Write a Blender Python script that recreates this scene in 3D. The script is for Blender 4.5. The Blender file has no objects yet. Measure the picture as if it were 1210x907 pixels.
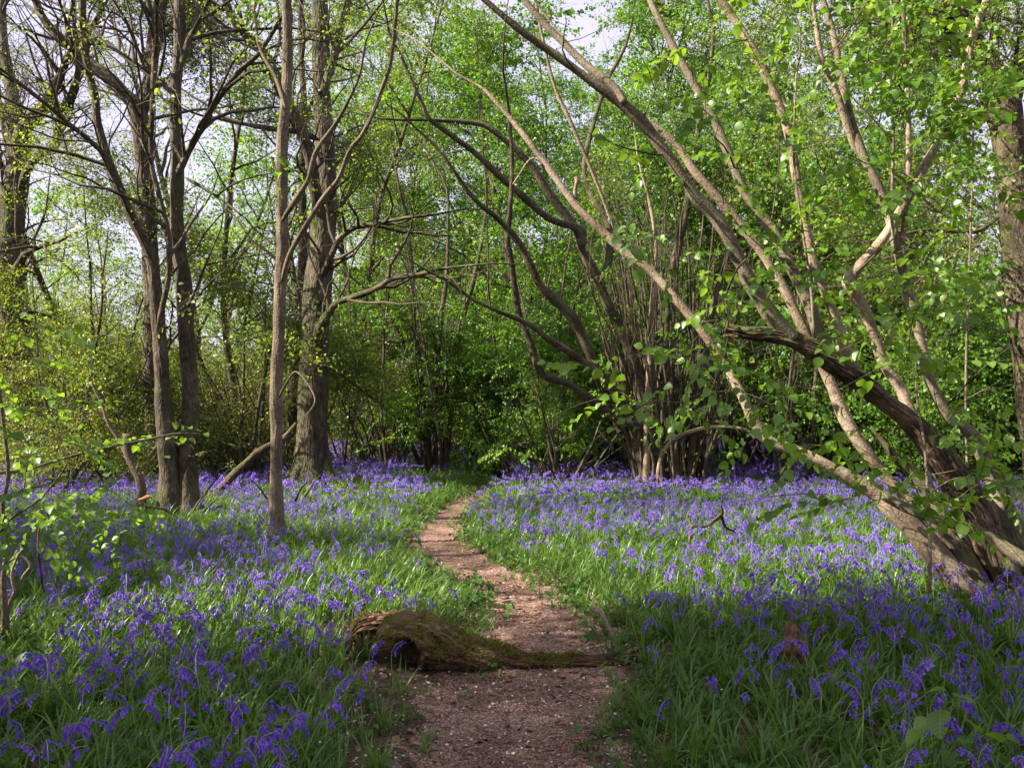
import bpy, math, random
import numpy as np
from mathutils import Vector, Matrix, Euler

# ------------------------------------------------------------------ camera, world, sun, exposure
sc = bpy.context.scene
COL = sc.collection
FPX, CX, CY = 950.0, 605.0, 453.5          # focal length and centre in photograph pixels (1210 x 907)
PITCH = math.radians(2.8)
EYE = np.array([0.0, 0.0, 1.55])
cam_d = bpy.data.cameras.new("camera")
cam_d.sensor_width = 36.0
cam_d.lens = FPX / 1210.0 * 36.0
cam_d.clip_start, cam_d.clip_end = 0.05, 500.0
cam = bpy.data.objects.new("camera", cam_d)
COL.objects.link(cam)
cam.location = EYE
cam.rotation_euler = (math.pi / 2 + PITCH, 0, 0)
sc.camera = cam

SUN_AZ = math.radians(-104.0)               # from straight ahead (+Y) towards +X
SUN_EL = math.radians(38.0)
SUN = np.array([math.sin(SUN_AZ) * math.cos(SUN_EL), math.cos(SUN_AZ) * math.cos(SUN_EL), math.sin(SUN_EL)])
world = bpy.data.worlds.new("World")
sc.world = world
world.use_nodes = True
wn, wl = world.node_tree.nodes, world.node_tree.links
wn.clear()
sky = wn.new("ShaderNodeTexSky")
sky.sky_type = 'NISHITA'
sky.sun_disc = False
sky.sun_elevation = SUN_EL
sky.sun_rotation = SUN_AZ
sky.air_density, sky.dust_density, sky.ozone_density = 1.0, 2.5, 1.0
bg = wn.new("ShaderNodeBackground")
bg.inputs[1].default_value = 0.058
hz = wn.new("ShaderNodeMix")                # thin high cloud whitens the blue
hz.data_type = 'RGBA'
hz.inputs[0].default_value = 0.55
hz.inputs[7].default_value = (7.5, 6.6, 8.9, 1)
wo = wn.new("ShaderNodeOutputWorld")
wl.new(sky.outputs[0], hz.inputs[6])
wl.new(hz.outputs[2], bg.inputs[0])
wl.new(bg.outputs[0], wo.inputs[0])

sun_d = bpy.data.lights.new("sun", 'SUN')
sun_d.energy = 5.0
sun_d.angle = math.radians(0.5)
sun_d.color = (1.0, 0.90, 0.76)
sun = bpy.data.objects.new("sun", sun_d)
COL.objects.link(sun)
sun.rotation_euler = Vector(SUN).to_track_quat('Z', 'Y').to_euler()
sun.location = (-20, -5, 30)

sc.view_settings.view_transform = 'Standard'
sc.view_settings.look = 'None'
sc.view_settings.gamma = 1.0
sc.view_settings.exposure = 1.8
sc.cycles.max_bounces = 6
sc.cycles.diffuse_bounces = 4
sc.cycles.glossy_bounces = 1
sc.cycles.transmission_bounces = 4

# ------------------------------------------------------------------ projection helpers
cp, sp_ = math.cos(PITCH), math.sin(PITCH)

def P(px, py, Y):
    """world point seen at photograph pixel (px,py) at distance Y ahead"""
    u, v = (px - CX) / FPX, -(py - CY) / FPX
    t = Y / (cp - v * sp_)
    return np.array([u * t, Y, EYE[2] + t * (sp_ + v * cp)])

def G(px, py, z=0.0):
    """ground point under photograph pixel"""
    u, v = (px - CX) / FPX, -(py - CY) / FPX
    dz = sp_ + v * cp
    t = (z - EYE[2]) / dz
    return np.array([u * t, t * (cp - v * sp_), z])

def proj(p):
    p = np.asarray(p, float)
    d = p - EYE
    f = d[..., 1] * cp + d[..., 2] * sp_
    v = -d[..., 1] * sp_ + d[..., 2] * cp
    f = np.where(np.abs(f) < 1e-3, 1e-3, f)
    return CX + FPX * d[..., 0] / f, CY - FPX * v / f, f

def vnoise(x, y, seed=0):
    """cheap smooth value noise, 0..1"""
    x = np.asarray(x, float); y = np.asarray(y, float)
    xi, yi = np.floor(x), np.floor(y)
    xf, yf = x - xi, y - yi
    def h(a, b):
        n = np.sin(a * 127.1 + b * 311.7 + seed * 74.7) * 43758.5453
        return n - np.floor(n)
    s = xf * xf * (3 - 2 * xf); t = yf * yf * (3 - 2 * yf)
    return (h(xi, yi) * (1 - s) + h(xi + 1, yi) * s) * (1 - t) + (h(xi, yi + 1) * (1 - s) + h(xi + 1, yi + 1) * s) * t

# ------------------------------------------------------------------ path line (from the photograph's ground pixels)
PATH_PX = [(600, 1300, 110), (602, 1000, 110), (604, 905, 102), (612, 845, 92), (624, 800, 80), (640, 770, 68), (642, 742, 54), (622, 715, 43), (588, 692, 36),
           (545, 668, 31), (519, 645, 25), (518, 625, 19), (532, 608, 14), (552, 594, 9), (570, 581, 7), (584, 570, 5), (594, 560, 4)]
PC = np.array([G(a, b)[:2] for a, b, w in PATH_PX])
PW = np.array([w / FPX * np.hypot(*G(a, b)[:2]) for a, b, w in PATH_PX])

def cr(pts, n):
    """Catmull-Rom resample of (m,k) array to about n points per span"""
    pts = np.asarray(pts, float)
    q = np.vstack([2 * pts[0] - pts[1], pts, 2 * pts[-1] - pts[-2]])
    out = []
    for i in range(1, len(q) - 2):
        t = np.linspace(0, 1, n, endpoint=False)[:, None]
        a, b, c, d = q[i - 1], q[i], q[i + 1], q[i + 2]
        out.append(0.5 * ((2 * b) + (-a + c) * t + (2 * a - 5 * b + 4 * c - d) * t * t + (-a + 3 * b - 3 * c + d) * t ** 3))
    out.append(pts[-1:])
    return np.vstack(out)

PFINE = cr(np.column_stack([PC, PW]), 6)

def path_dist(x, y):
    """signed distance beyond the path's edge (negative = on the path)"""
    x = np.asarray(x, float); y = np.asarray(y, float)
    best = np.full(x.shape, 1e9)
    a, b = PFINE[:-1], PFINE[1:]
    for i in range(len(a)):
        ax, ay, wa = a[i]; bx, by, wb = b[i]
        dx, dy = bx - ax, by - ay
        t = np.clip(((x - ax) * dx + (y - ay) * dy) / (dx * dx + dy * dy + 1e-9), 0, 1)
        d = np.hypot(x - ax - t * dx, y - ay - t * dy) - (wa + (wb - wa) * t)
        best = np.minimum(best, d)
    return best

def H(x, y):
    """ground height"""
    x = np.asarray(x, float); y = np.asarray(y, float)
    h = 0.16 * (vnoise(x * 0.16 + 5, y * 0.16, 3) - 0.5) + 0.06 * (vnoise(x * 0.7, y * 0.7, 4) - 0.5) + 0.015 * (vnoise(x * 3.1, y * 3.1, 5) - 0.5)
    far = np.clip((np.hypot(x, y) - 1.0) / 4.0, 0.25, 1)
    d = path_dist(x, y)
    return h * far - 0.05 * np.clip(1 - d / 0.35, 0, 1)

# ------------------------------------------------------------------ where the canopy lets the sun through (ground pixels of the photograph)
LIT = [(780, 610, 235, 42, 1.0), (610, 606, 80, 36, 1.0), (960, 585, 110, 30, 1.0), (940, 655, 160, 32, .62), (720, 680, 110, 30, .9), (655, 738, 115, 24, .95),
       (600, 700, 60, 22, .9), (535, 650, 60, 42, .85), (430, 592, 120, 30, .9), (450, 556, 90, 12, .9), (290, 602, 90, 20, .6), (400, 690, 90, 30, .5),
       (95, 872, 130, 40, .95), (330, 650, 60, 20, .45), (1140, 640, 60, 40, .7), (470, 730, 70, 12, .6), (190, 610, 60, 12, .5), (880, 560, 120, 14, .3),
       (600, 800, 60, 10, .25), (1060, 620, 90, 34, .8), (440, 742, 60, 12, .9), (180, 790, 70, 12, .4), (1050, 800, 90, 14, .3)]

def lit_px(px, py):
    m = np.zeros(np.shape(px))
    for cx, cy, rx, ry, s in LIT:
        r2 = ((px - cx) / rx) ** 2 + ((py - cy) / ry) ** 2
        m = np.maximum(m, s * np.clip(1.9 - 1.2 * r2, 0, 1))
    return m

# 3D points which a sunbeam reaches above the ground (lit stems)
BEAMS = []

def sun_keep(p, rng, strength=1.0, pad=0.0):
    """keep-mask: sprays whose shade would fall on a sunlit patch are the gaps in the canopy"""
    if len(p) == 0:
        return np.zeros(0, bool)
    k = (p[:, 2] - 0.2) / SUN[2]
    g = p - SUN[None, :] * k[:, None]
    px, py, f = proj(g)
    m = lit_px(px, py) * (f > 1.5)
    dap = np.clip((vnoise(g[:, 0] * 1.3 + 7, g[:, 1] * .9, 19) - .60) * 6, 0, .85) * (g[:, 1] < 22)
    m = np.maximum(m * (0.75 + 0.5 * vnoise(g[:, 0] * 1.7, g[:, 1] * 1.7, 9)), dap)
    keep = rng.random(len(p)) > np.clip(m * 1.7, 0, 0.99) * strength
    for b, rad in (BEAMS if strength > .55 else BEAMS[:29]):
        d = p - b[None, :]
        t = d @ SUN
        r = np.linalg.norm(d - t[:, None] * SUN[None, :], axis=1)
        keep &= ~((t > 0.25) & (r < rad + pad * np.clip(t / 3, 0, 1)))
    return keep

# ------------------------------------------------------------------ materials
def mat(name):
    m = bpy.data.materials.new(name)
    m.use_nodes = True
    nt = m.node_tree
    nt.nodes.clear()
    out = nt.nodes.new("ShaderNodeOutputMaterial")
    return m, nt, nt.nodes, nt.links, out

def nd(ns, t, **kw):
    n = ns.new(t)
    for k, v in kw.items():
        setattr(n, k, v)
    return n

def ramp(ns, stops):
    r = ns.new("ShaderNodeValToRGB")
    e = r.color_ramp.elements
    while len(e) < len(stops):
        e.new(0.5)
    for i, (p, c) in enumerate(stops):
        e[i].position = p
        e[i].color = (*c, 1)
    return r

def leaf_mat(name, c_dark, c_mid, c_light, trans=0.5, gloss=0.06, rough=0.4, tcol=1.6, veins=False, yellow=1.0):
    m, nt, ns, ls, out = mat(name)
    oi = nd(ns, "ShaderNodeObjectInfo")
    rv = nd(ns, "ShaderNodeAttribute", attribute_name="rv")
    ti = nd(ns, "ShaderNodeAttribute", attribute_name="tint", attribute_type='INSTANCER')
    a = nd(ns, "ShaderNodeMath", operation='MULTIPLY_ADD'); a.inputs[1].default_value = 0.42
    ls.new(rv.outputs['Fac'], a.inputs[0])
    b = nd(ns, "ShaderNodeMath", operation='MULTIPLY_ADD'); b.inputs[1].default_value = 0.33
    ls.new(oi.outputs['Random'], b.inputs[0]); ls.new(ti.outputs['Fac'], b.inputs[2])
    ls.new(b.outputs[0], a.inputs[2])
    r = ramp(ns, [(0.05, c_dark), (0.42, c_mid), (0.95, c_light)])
    ls.new(a.outputs[0], r.inputs[0])
    col = r.outputs[0]
    if veins:
        uv = nd(ns, "ShaderNodeAttribute", attribute_name="luv")
        w = nd(ns, "ShaderNodeSeparateXYZ"); ls.new(uv.outputs['Vector'], w.inputs[0])
        ab = nd(ns, "ShaderNodeMath", operation='ABSOLUTE'); ls.new(w.outputs[0], ab.inputs[0])
        s = nd(ns, "ShaderNodeMath", operation='MULTIPLY_ADD'); s.inputs[1].default_value = -0.62
        ls.new(ab.outputs[0], s.inputs[0]); ls.new(w.outputs[1], s.inputs[2])
        sn = nd(ns, "ShaderNodeMath", operation='MULTIPLY'); sn.inputs[1].default_value = 44.0
        ls.new(s.outputs[0], sn.inputs[0])
        si = nd(ns, "ShaderNodeMath", operation='SINE'); ls.new(sn.outputs[0], si.inputs[0])
        pw = nd(ns, "ShaderNodeMapRange"); pw.inputs[1].default_value = 0.75; pw.inputs[2].default_value = 1.0
        ls.new(si.outputs[0], pw.inputs[0])
        md = nd(ns, "ShaderNodeMapRange"); md.inputs[1].default_value = 0.035; md.inputs[2].default_value = 0.0
        ls.new(ab.outputs[0], md.inputs[0])
        mx = nd(ns, "ShaderNodeMath", operation='MAXIMUM'); ls.new(pw.outputs[0], mx.inputs[0]); ls.new(md.outputs[0], mx.inputs[1])
        mm = nd(ns, "ShaderNodeMath", operation='MULTIPLY'); mm.inputs[1].default_value = 0.2; ls.new(mx.outputs[0], mm.inputs[0])
        mix = nd(ns, "ShaderNodeMix", data_type='RGBA'); ls.new(mm.outputs[0], mix.inputs[0]); ls.new(col, mix.inputs[6])
        mix.inputs[7].default_value = tuple(min(1, c * 1.9) for c in c_light) + (1,)
        col = mix.outputs[2]
    df = nd(ns, "ShaderNodeBsdfDiffuse"); ls.new(col, df.inputs[0])
    tr = nd(ns, "ShaderNodeBsdfTranslucent")
    tm = nd(ns, "ShaderNodeMix", data_type='RGBA', blend_type='MULTIPLY'); tm.inputs[0].default_value = 1
    ls.new(col, tm.inputs[6]); tm.inputs[7].default_value = (tcol * 1.15 * yellow, tcol, tcol * 0.55, 1)
    ls.new(tm.outputs[2], tr.inputs[0])
    mx1 = nd(ns, "ShaderNodeMixShader"); mx1.inputs[0].default_value = trans
    ls.new(df.outputs[0], mx1.inputs[1]); ls.new(tr.outputs[0], mx1.inputs[2])
    gl = nd(ns, "ShaderNodeBsdfGlossy"); gl.inputs['Roughness'].default_value = rough; gl.inputs[0].default_value = (1, 1, 1, 1)
    mx2 = nd(ns, "ShaderNodeMixShader"); mx2.inputs[0].default_value = gloss
    ls.new(mx1.outputs[0], mx2.inputs[1]); ls.new(gl.outputs[0], mx2.inputs[2])
    ls.new(mx2.outputs[0], out.inputs[0])
    return m

def bark_mat(name, c0, c1, c2, ridge=6.0, stretch=0.18, bump=0.6, moss=0.25, moss_col=(0.055, 0.085, 0.018), dist=0.02):
    m, nt, ns, ls, out = mat(name)
    at = nd(ns, "ShaderNodeAttribute", attribute_name="bc")
    mp = nd(ns, "ShaderNodeMapping"); mp.inputs['Scale'].default_value = (1, 1, stretch)
    ls.new(at.outputs['Vector'], mp.inputs[0])
    n1 = nd(ns, "ShaderNodeTexNoise"); n1.inputs['Scale'].default_value = ridge * 4; n1.inputs['Detail'].default_value = 5
    n1.inputs['Distortion'].default_value = 0.6
    ls.new(mp.outputs[0], n1.inputs['Vector'])
    vo = nd(ns, "ShaderNodeTexVoronoi", feature='DISTANCE_TO_EDGE'); vo.inputs['Scale'].default_value = ridge * 3
    ls.new(mp.outputs[0], vo.inputs['Vector'])
    n2 = nd(ns, "ShaderNodeTexNoise"); n2.inputs['Scale'].default_value = 2.2; n2.inputs['Detail'].default_value = 4
    ls.new(at.outputs['Vector'], n2.inputs['Vector'])
    sm = nd(ns, "ShaderNodeMath", operation='MULTIPLY_ADD'); sm.inputs[1].default_value = 0.55
    ls.new(n2.outputs[0], sm.inputs[0])
    s2 = nd(ns, "ShaderNodeMath", operation='MULTIPLY'); s2.inputs[1].default_value = 0.5; ls.new(n1.outputs[0], s2.inputs[0])
    ls.new(s2.outputs[0], sm.inputs[2])
    r = ramp(ns, [(0.40, c0), (0.52, c1), (0.64, c2)])
    ls.new(sm.outputs[0], r.inputs[0])
    # moss and algae where rain runs: upper sides and blotches
    ge = nd(ns, "ShaderNodeNewGeometry")
    sx = nd(ns, "ShaderNodeSeparateXYZ"); ls.new(ge.outputs['Normal'], sx.inputs[0])
    n3 = nd(ns, "ShaderNodeTexNoise"); n3.inputs['Scale'].default_value = 1.3; n3.inputs['Detail'].default_value = 6; n3.inputs['Roughness'].default_value = .65
    ls.new(at.outputs['Vector'], n3.inputs['Vector'])
    ms = nd(ns, "ShaderNodeMath", operation='MULTIPLY_ADD'); ms.inputs[1].default_value = 0.28
    ls.new(sx.outputs[2], ms.inputs[0]); ls.new(n3.outputs[0], ms.inputs[2])
    mr = nd(ns, "ShaderNodeMapRange"); mr.inputs[1].default_value = 0.72 - moss; mr.inputs[2].default_value = 0.95 - moss
    ls.new(ms.outputs[0], mr.inputs[0])
    mf = nd(ns, "ShaderNodeMath", operation='MULTIPLY'); mf.inputs[1].default_value = 0.75; ls.new(mr.outputs[0], mf.inputs[0])
    mix = nd(ns, "ShaderNodeMix", data_type='RGBA'); ls.new(mf.outputs[0], mix.inputs[0]); ls.new(r.outputs[0], mix.inputs[6]); mix.inputs[7].default_value = (*moss_col, 1)
    n4 = nd(ns, "ShaderNodeTexNoise"); n4.inputs['Scale'].default_value = 5.5; n4.inputs['Detail'].default_value = 7; n4.inputs['Roughness'].default_value = .7
    ls.new(at.outputs['Vector'], n4.inputs['Vector'])
    lr = nd(ns, "ShaderNodeMapRange"); lr.inputs[1].default_value = .57; lr.inputs[2].default_value = .66; lr.inputs[4].default_value = .5
    ls.new(n4.outputs[0], lr.inputs[0])
    lm_ = nd(ns, "ShaderNodeMix", data_type='RGBA'); ls.new(lr.outputs[0], lm_.inputs[0]); ls.new(mix.outputs[2], lm_.inputs[6])
    lm_.inputs[7].default_value = (c2[0] * .95, c2[1] * 1.15, c2[2] * 1.05, 1)
    dr = nd(ns, "ShaderNodeMapRange"); dr.inputs[1].default_value = .43; dr.inputs[2].default_value = .36; dr.inputs[4].default_value = .6
    ls.new(n4.outputs[0], dr.inputs[0])
    dm_ = nd(ns, "ShaderNodeMix", data_type='RGBA'); ls.new(dr.outputs[0], dm_.inputs[0]); ls.new(lm_.outputs[2], dm_.inputs[6])
    dm_.inputs[7].default_value = (*c0, 1)
    mix = dm_
    hh = nd(ns, "ShaderNodeMath", operation='MULTIPLY_ADD'); hh.inputs[1].default_value = 1.3
    ls.new(vo.outputs['Distance'], hh.inputs[0]); ls.new(n1.outputs[0], hh.inputs[2])
    bp = nd(ns, "ShaderNodeBump"); bp.inputs['Strength'].default_value = bump; bp.inputs['Distance'].default_value = dist
    ls.new(hh.outputs[0], bp.inputs['Height'])
    bs = nd(ns, "ShaderNodeBsdfPrincipled"); bs.inputs['Roughness'].default_value = 0.85
    bs.inputs['Specular IOR Level'].default_value = 0.25
    ls.new(mix.outputs[2], bs.inputs['Base Color']); ls.new(bp.outputs[0], bs.inputs['Normal'])
    ls.new(bs.outputs[0], out.inputs[0])
    return m

def plain_mat(name, col, rough=0.8, col2=None, scale=8.0, bump=0.0, trans=0.0):
    m, nt, ns, ls, out = mat(name)
    bs = nd(ns, "ShaderNodeBsdfPrincipled"); bs.inputs['Roughness'].default_value = rough
    bs.inputs['Specular IOR Level'].default_value = 0.3
    tc = nd(ns, "ShaderNodeTexCoord")
    n = nd(ns, "ShaderNodeTexNoise"); n.inputs['Scale'].default_value = scale; n.inputs['Detail'].default_value = 5
    ls.new(tc.outputs['Object'], n.inputs['Vector'])
    oi = nd(ns, "ShaderNodeObjectInfo")
    ad = nd(ns, "ShaderNodeMath", operation='MULTIPLY_ADD'); ad.inputs[1].default_value = 0.5
    ls.new(oi.outputs['Random'], ad.inputs[0])
    h = nd(ns, "ShaderNodeMath", operation='MULTIPLY_ADD'); h.inputs[1].default_value = 1.2; h.inputs[2].default_value = -0.35
    ls.new(n.outputs[0], h.inputs[0]); ls.new(h.outputs[0], ad.inputs[2])
    r = ramp(ns, [(0.1, col), (0.8, col2 or tuple(c * 0.6 for c in col))])
    ls.new(ad.outputs[0], r.inputs[0])
    ls.new(r.outputs[0], bs.inputs['Base Color'])
    if bump:
        bp = nd(ns, "ShaderNodeBump"); bp.inputs['Strength'].default_value = bump; bp.inputs['Distance'].default_value = 0.01
        ls.new(n.outputs[0], bp.inputs['Height']); ls.new(bp.outputs[0], bs.inputs['Normal'])
    if trans:
        tr = nd(ns, "ShaderNodeBsdfTranslucent"); ls.new(r.outputs[0], tr.inputs[0])
        mx = nd(ns, "ShaderNodeMixShader"); mx.inputs[0].default_value = trans
        ls.new(bs.outputs[0], mx.inputs[1]); ls.new(tr.outputs[0], mx.inputs[2]); ls.new(mx.outputs[0], out.inputs[0])
    else:
        ls.new(bs.outputs[0], out.inputs[0])
    return m

def ground_mat(name, stops, chip=90.0, bump=0.8):
    m, nt, ns, ls, out = mat(name)
    ge = nd(ns, "ShaderNodeNewGeometry")
    n1 = nd(ns, "ShaderNodeTexNoise"); n1.inputs['Scale'].default_value = 1.1; n1.inputs['Detail'].default_value = 6
    n2 = nd(ns, "ShaderNodeTexNoise"); n2.inputs['Scale'].default_value = 26; n2.inputs['Detail'].default_value = 6; n2.inputs['Roughness'].default_value = .7
    vo = nd(ns, "ShaderNodeTexVoronoi"); vo.inputs['Scale'].default_value = chip
    for n in (n1, n2, vo):
        ls.new(ge.outputs['Position'], n.inputs['Vector'])
    sv = nd(ns, "ShaderNodeSeparateColor"); ls.new(vo.outputs['Color'], sv.inputs[0])
    a = nd(ns, "ShaderNodeMath", operation='MULTIPLY_ADD'); a.inputs[1].default_value = 0.45; ls.new(sv.outputs[0], a.inputs[0])
    b = nd(ns, "ShaderNodeMath", operation='MULTIPLY_ADD'); b.inputs[1].default_value = 0.5; ls.new(n2.outputs[0], b.inputs[0])
    c = nd(ns, "ShaderNodeMath", operation='MULTIPLY'); c.inputs[1].default_value = 0.55; ls.new(n1.outputs[0], c.inputs[0])
    ls.new(c.outputs[0], b.inputs[2]); ls.new(b.outputs[0], a.inputs[2])
    r = ramp(ns, stops); ls.new(a.outputs[0], r.inputs[0])
    bp = nd(ns, "ShaderNodeBump"); bp.inputs['Strength'].default_value = bump; bp.inputs['Distance'].default_value = 0.012
    ls.new(a.outputs[0], bp.inputs['Height'])
    bs = nd(ns, "ShaderNodeBsdfPrincipled"); bs.inputs['Roughness'].default_value = 0.95; bs.inputs['Specular IOR Level'].default_value = 0.15
    ls.new(r.outputs[0], bs.inputs['Base Color']); ls.new(bp.outputs[0], bs.inputs['Normal'])
    ls.new(bs.outputs[0], out.inputs[0])
    return m

M = {}
M['hazel'] = leaf_mat("hazel_leaf", (0.055, 0.125, 0.012), (0.105, 0.215, 0.022), (0.18, 0.31, 0.035), trans=0.5, gloss=0.03, tcol=1.7, veins=True)
M['beech'] = leaf_mat("green_leaf", (0.038, 0.10, 0.010), (0.085, 0.20, 0.018), (0.20, 0.34, 0.038), trans=0.5, gloss=0.02, tcol=1.7)
M['oak'] = leaf_mat("young_oak_leaf", (0.08, 0.14, 0.015), (0.16, 0.25, 0.03), (0.30, 0.38, 0.055), trans=0.5, gloss=0.02, tcol=1.5)
M['thorn'] = leaf_mat("thicket_leaf", (0.06, 0.10, 0.015), (0.135, 0.19, 0.03), (0.25, 0.32, 0.055), trans=0.48, gloss=0.02, tcol=1.5)
M['strap'] = leaf_mat("bluebell_leaf", (0.045, 0.095, 0.016), (0.083, 0.172, 0.030), (0.155, 0.27, 0.055), trans=0.38, gloss=0.025, rough=0.35, tcol=1.7)
M['herb'] = leaf_mat("herb_leaf", (0.025, 0.075, 0.012), (0.05, 0.13, 0.022), (0.09, 0.19, 0.03), trans=0.35, gloss=0.015, tcol=1.5)
M['stem'] = leaf_mat("flower_stem", (0.10, 0.18, 0.03), (0.17, 0.29, 0.05), (0.27, 0.40, 0.09), trans=0.25, gloss=0.08, tcol=1.4)
M['bell'] = leaf_mat("bluebell_petal", (0.10, 0.045, 0.38), (0.19, 0.085, 0.58), (0.35, 0.185, 0.78), trans=0.38, gloss=0.025, tcol=1.0, yellow=0.9)
M['bell'].node_tree.nodes  # petals glow violet when lit through
for n_ in M['bell'].node_tree.nodes:
    if n_.type == 'MIX' and n_.blend_type == 'MULTIPLY':
        n_.inputs[7].default_value = (1.35, 1.0, 1.2, 1)
M['white'] = plain_mat("white_petal", (0.85, 0.80, 0.80), 0.6, (0.7, 0.6, 0.6), trans=0.3)
M['bark_oak'] = bark_mat("furrowed_bark", (0.022, 0.017, 0.012), (0.075, 0.058, 0.038), (0.15, 0.118, 0.08), ridge=7, stretch=0.16, bump=0.9, moss=0.22, dist=0.035)
M['bark_mid'] = bark_mat("grey_brown_bark", (0.024, 0.018, 0.012), (0.068, 0.051, 0.034), (0.135, 0.105, 0.072), ridge=10, stretch=0.3, bump=0.6, moss=0.2, dist=0.02)
M['bark_thin'] = bark_mat("smooth_warm_bark", (0.06, 0.044, 0.03), (0.125, 0.094, 0.064), (0.20, 0.155, 0.11), ridge=14, stretch=0.6, bump=0.8, moss=0.14, dist=0.008)
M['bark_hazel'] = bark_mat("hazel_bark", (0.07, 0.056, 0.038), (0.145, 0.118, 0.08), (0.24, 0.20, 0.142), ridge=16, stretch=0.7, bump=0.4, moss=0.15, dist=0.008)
M['bark_lit'] = bark_mat("sunlit_pale_hazel_bark", (0.09, 0.067, 0.045), (0.22, 0.163, 0.112), (0.38, 0.30, 0.22), ridge=16, stretch=0.7, bump=0.4, moss=0.05, dist=0.008)  # hazel bark made paler to paint sunlight on stems; pale stick uses it too
M['twig'] = bark_mat("twig_bark", (0.03, 0.023, 0.016), (0.065, 0.05, 0.035), (0.12, 0.092, 0.066), ridge=20, stretch=1, bump=0.2, moss=0.1)
M['dead'] = bark_mat("rotten_wood", (0.022, 0.014, 0.010), (0.075, 0.046, 0.033), (0.19, 0.125, 0.09), ridge=11, stretch=0.2, bump=1.0, moss=0.2, moss_col=(0.07, 0.10, 0.015), dist=0.03)
M['log'] = bark_mat("mossy_log", (0.030, 0.017, 0.010), (0.11, 0.058, 0.034), (0.24, 0.14, 0.09), ridge=9, stretch=0.6, bump=1.0, moss=0.13, moss_col=(0.10, 0.095, 0.014), dist=0.03)
M['cut'] = plain_mat("cut_wood", (0.45, 0.33, 0.22), 0.8, (0.3, 0.2, 0.13), 20, 0.3)
M['moss'] = leaf_mat("moss", (0.05, 0.06, 0.008), (0.13, 0.135, 0.014), (0.24, 0.22, 0.03), trans=0.3, gloss=0.02, tcol=1.3)
M['litter'] = plain_mat("dead_leaf", (0.30, 0.17, 0.11), 0.8, (0.10, 0.055, 0.035), 30)
M['litter_pale'] = plain_mat("pale_bud_scale", (0.55, 0.38, 0.30), 0.8, (0.30, 0.18, 0.13), 30)
M['orange'] = plain_mat("orange_fungus", (0.55, 0.24, 0.09), 0.8, (0.35, 0.14, 0.06), 14, 0.3)
M['ground'] = ground_mat("woodland_soil", [(0.42, (0.014, 0.010, 0.006)), (0.6, (0.035, 0.028, 0.014)), (0.78, (0.075, 0.057, 0.034)), (1.0, (0.16, 0.11, 0.075))], chip=140)
M['path'] = ground_mat("trodden_path", [(0.47, (0.028, 0.016, 0.011)), (0.65, (0.095, 0.055, 0.038)), (0.84, (0.22, 0.135, 0.10)), (1.0, (0.42, 0.29, 0.23))], chip=150)

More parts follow.
